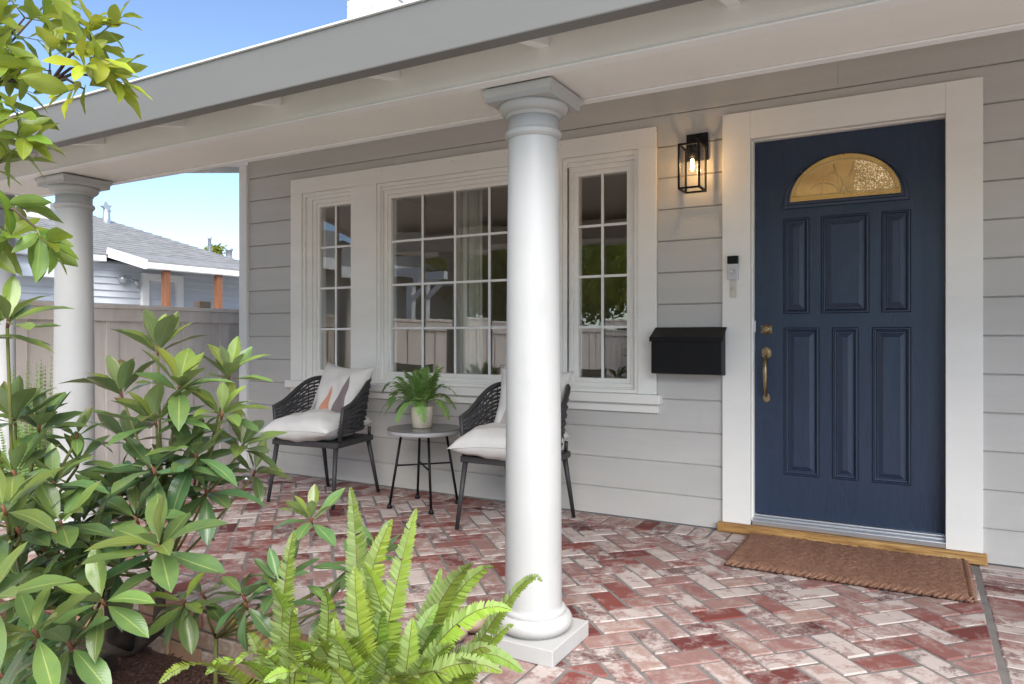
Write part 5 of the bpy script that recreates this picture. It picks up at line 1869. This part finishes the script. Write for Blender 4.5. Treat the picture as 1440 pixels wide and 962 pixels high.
# window awning with scalloped edge, left of the rear column
aw = MB()
for k in range(3):
    y0, y1 = 1.02 + k * .31, 1.02 + (k + 1) * .31 - .006
    a = aw.add([(NX + .02, y0, 2.25), (NX + .02, y1, 2.25), (NX + .34, y1, 1.95), (NX + .34, y0, 1.95)])
    b = aw.add([(NX + .02, y0, 2.265), (NX + .02, y1, 2.265), (NX + .345, y1, 1.96), (NX + .345, y0, 1.96)])
    aw.quadstrip(a, b); aw.face(a[::-1]); aw.face(b)
awo = aw.build('awning', M['nwhite'], nb)
vl = []
for k in range(25): vl.append(Vector((0, 1.02 + .93 * k / 24, 1.955)))
for k in range(48, -1, -1): vl.append(Vector((0, 1.02 + .93 * k / 48, 1.955 - .065 - .035 * abs(math.sin(math.pi * 5 * k / 48)))))
va_ = MB().prism(vl, (NX + .337, 0, 0), (NX + .347, 0, 0))
va_.build('valance', M['valance'], awo)
# flat white patio cover at the far left
pc = MB(); pc.box(-12.0, -9.6, -2.6, .92, 2.66, 2.86); pc.build('patio_cover', M['nwhite'], nb, .01)
B(-9.7, -9.59, -2.6, .93, 2.60, 2.659).build('gutter', M['curtain'], nb, .01)
for yy in (-2.4, .35): B(-9.75, -9.65, yy, yy + .1, -.34, 2.599).build('patio_post', M['siding'], nb)

# ------------------------------------------------------------------ the white-trimmed cottage on the far left, seen in the glass
ct_ = world_thing('garden_cottage', 'small white trimmed cottage across the side yard, mirrored in the left window', 'cottage', None, (-12, -8, -.34))
B(-15, -10.5, -11.5, -6.4, -.34, 2.5).build('wall', M['siding'], ct_)
cr = MB()
a = cr.add([(-9.9, -12.0, 2.45), (-9.9, -5.9, 2.45), (-12.7, -5.9, 3.5), (-12.7, -12.0, 3.5)]); b = cr.add([(v.x, v.y, v.z + .12) for v in cr.v[:4]])
cr.quadstrip(a, b); cr.face(a[::-1]); cr.face(b)
a = cr.add([(-15.5, -12.0, 2.45), (-15.5, -5.9, 2.45), (-12.701, -5.9, 3.5), (-12.701, -12.0, 3.5)]); b = cr.add([(cr.v[i].x, cr.v[i].y, cr.v[i].z + .12) for i in a])
cr.quadstrip(a, b); cr.face(a[::-1]); cr.face(b)
cr.build('roof', M['shingle'], ct_)
B(-9.92, -9.84, -12.0, -5.9, 2.40, 2.62).build('eave_fascia', M['nwhite'], ct_)
w_ = MB()
w_.box(-10.499, -10.44, -8.6, -8.48, .9, 2.2); w_.box(-10.499, -10.44, -7.5, -7.38, .9, 2.2); w_.box(-10.499, -10.44, -8.479, -7.501, 2.08, 2.2); w_.box(-10.499, -10.44, -8.479, -7.501, .9, 1.02)
wo = w_.build('window', M['nwhite'], ct_)
B(-10.499, -10.48, -8.479, -7.501, 1.021, 2.079).build('pane', M['bell_black'], wo)
pg = MB()
pg.box(-8.75, -8.62, -7.4, -7.27, -.34, 2.3); pg.bar((-8.69, -7.33, 1.9), (-8.2, -7.33, 2.3), .08, .08); pg.box(-9.83, -7.9, -7.42, -7.25, 2.301, 2.45)
pg.build('porch_post', M['nwhite'], ct_)


# ------------------------------------------------------------------ trees
def tree(name, label, loc, h, rad, nleaf, seedn, conifer=False, group=None, ls=.16):
    rg_ = random.Random(seedn)
    r0 = empty(name, loc, 0, label, 'tree', group)
    t = MB()
    t.tube([(0, 0, -.05), (.05, .03, h * .3), (0, .1, h * .55), (.05, .05, h * .92)], [.045 * h * .5, .035 * h * .5, .02 * h * .5, .004 * h], 9)
    cl = []
    for k in range(26 if not conifer else 34):
        if conifer:
            zf = rg_.uniform(.25, .98); rr = rad * (1.02 - zf) * rg_.uniform(.5, 1.1); az = rg_.uniform(0, 6.28)
            cl.append((Vector((math.cos(az) * rr, math.sin(az) * rr, h * zf)), rad * .28))
        else:
            az = rg_.uniform(0, 6.28); rr = rad * rg_.uniform(.2, 1) ** .6; zf = rg_.uniform(.38, 1.0)
            rr *= math.sin(math.pi * min(1, (zf - .25) / .9)) ** .5
            cl.append((Vector((math.cos(az) * rr, math.sin(az) * rr, h * zf)), rad * rg_.uniform(.22, .4)))
    for c, r_ in cl:
        s = Vector((0, 0, c.z * .6)); t.tube([s, s.lerp(c, .5) + Vector((0, 0, .05 * h)), c], [.012 * h, .007 * h, .002 * h], 5)
    t.build('trunk', M['bark'], r0)
    m = MB(); uv = []
    for k in range(nleaf):
        c, r_ = rg_.choice(cl)
        p = c + Vector((rg_.gauss(0, 1), rg_.gauss(0, 1), rg_.gauss(0, .8))) * r_ * .5
        d = Vector((rg_.uniform(-1, 1), rg_.uniform(-1, 1), rg_.uniform(-.8, .5))).normalized(); s = d.orthogonal().normalized()
        L = ls * rg_.uniform(.6, 1.3)
        i_ = m.add([p, p + d * L * .5 + s * L * .25, p + d * L, p + d * L * .5 - s * L * .25]); m.face(i_)
    o = m.build('crown', M['tree_leaf'], r0)
    ul = o.data.uv_layers.new(name='UVMap')
    a = rg_.uniform(.2, .8); o.color = (a, a, a, 1)
    return r0


far = pt(302, 362, 46)
tree('conifer_tree', 'small distant evergreen tree top above the neighbouring roof', (far.x, far.y, -.34), 7.3, 1.15, 2200, 5, True, None, .34)
for i, (X, Y, h, rd, lab) in enumerate(((-8.6, -12.4, 5.6, 2.3, 'broad green tree beyond the side fence, mirrored in the centre window'), (-7.2, -15.5, 6.5, 2.7, 'tall green tree beyond the side fence, mirrored in the right window'),
                                   (-13.5, -15.0, 7.0, 3.0, 'tall tree behind the cottage, mirrored in the left window'), (-11.2, -17.5, 7.5, 3.0, 'large dark tree far beyond the side fence'),
                                   (-3.0, -16.5, 6.5, 2.8, 'green tree beyond the back fence'))):
    tree('garden_tree', lab, (X, Y, -.34), h, rd, 9000, 40 + i, False, 'trees beyond the yard fences', .24)

for o in bpy.data.objects:
    if '_world' in o.keys(): del o['_world']
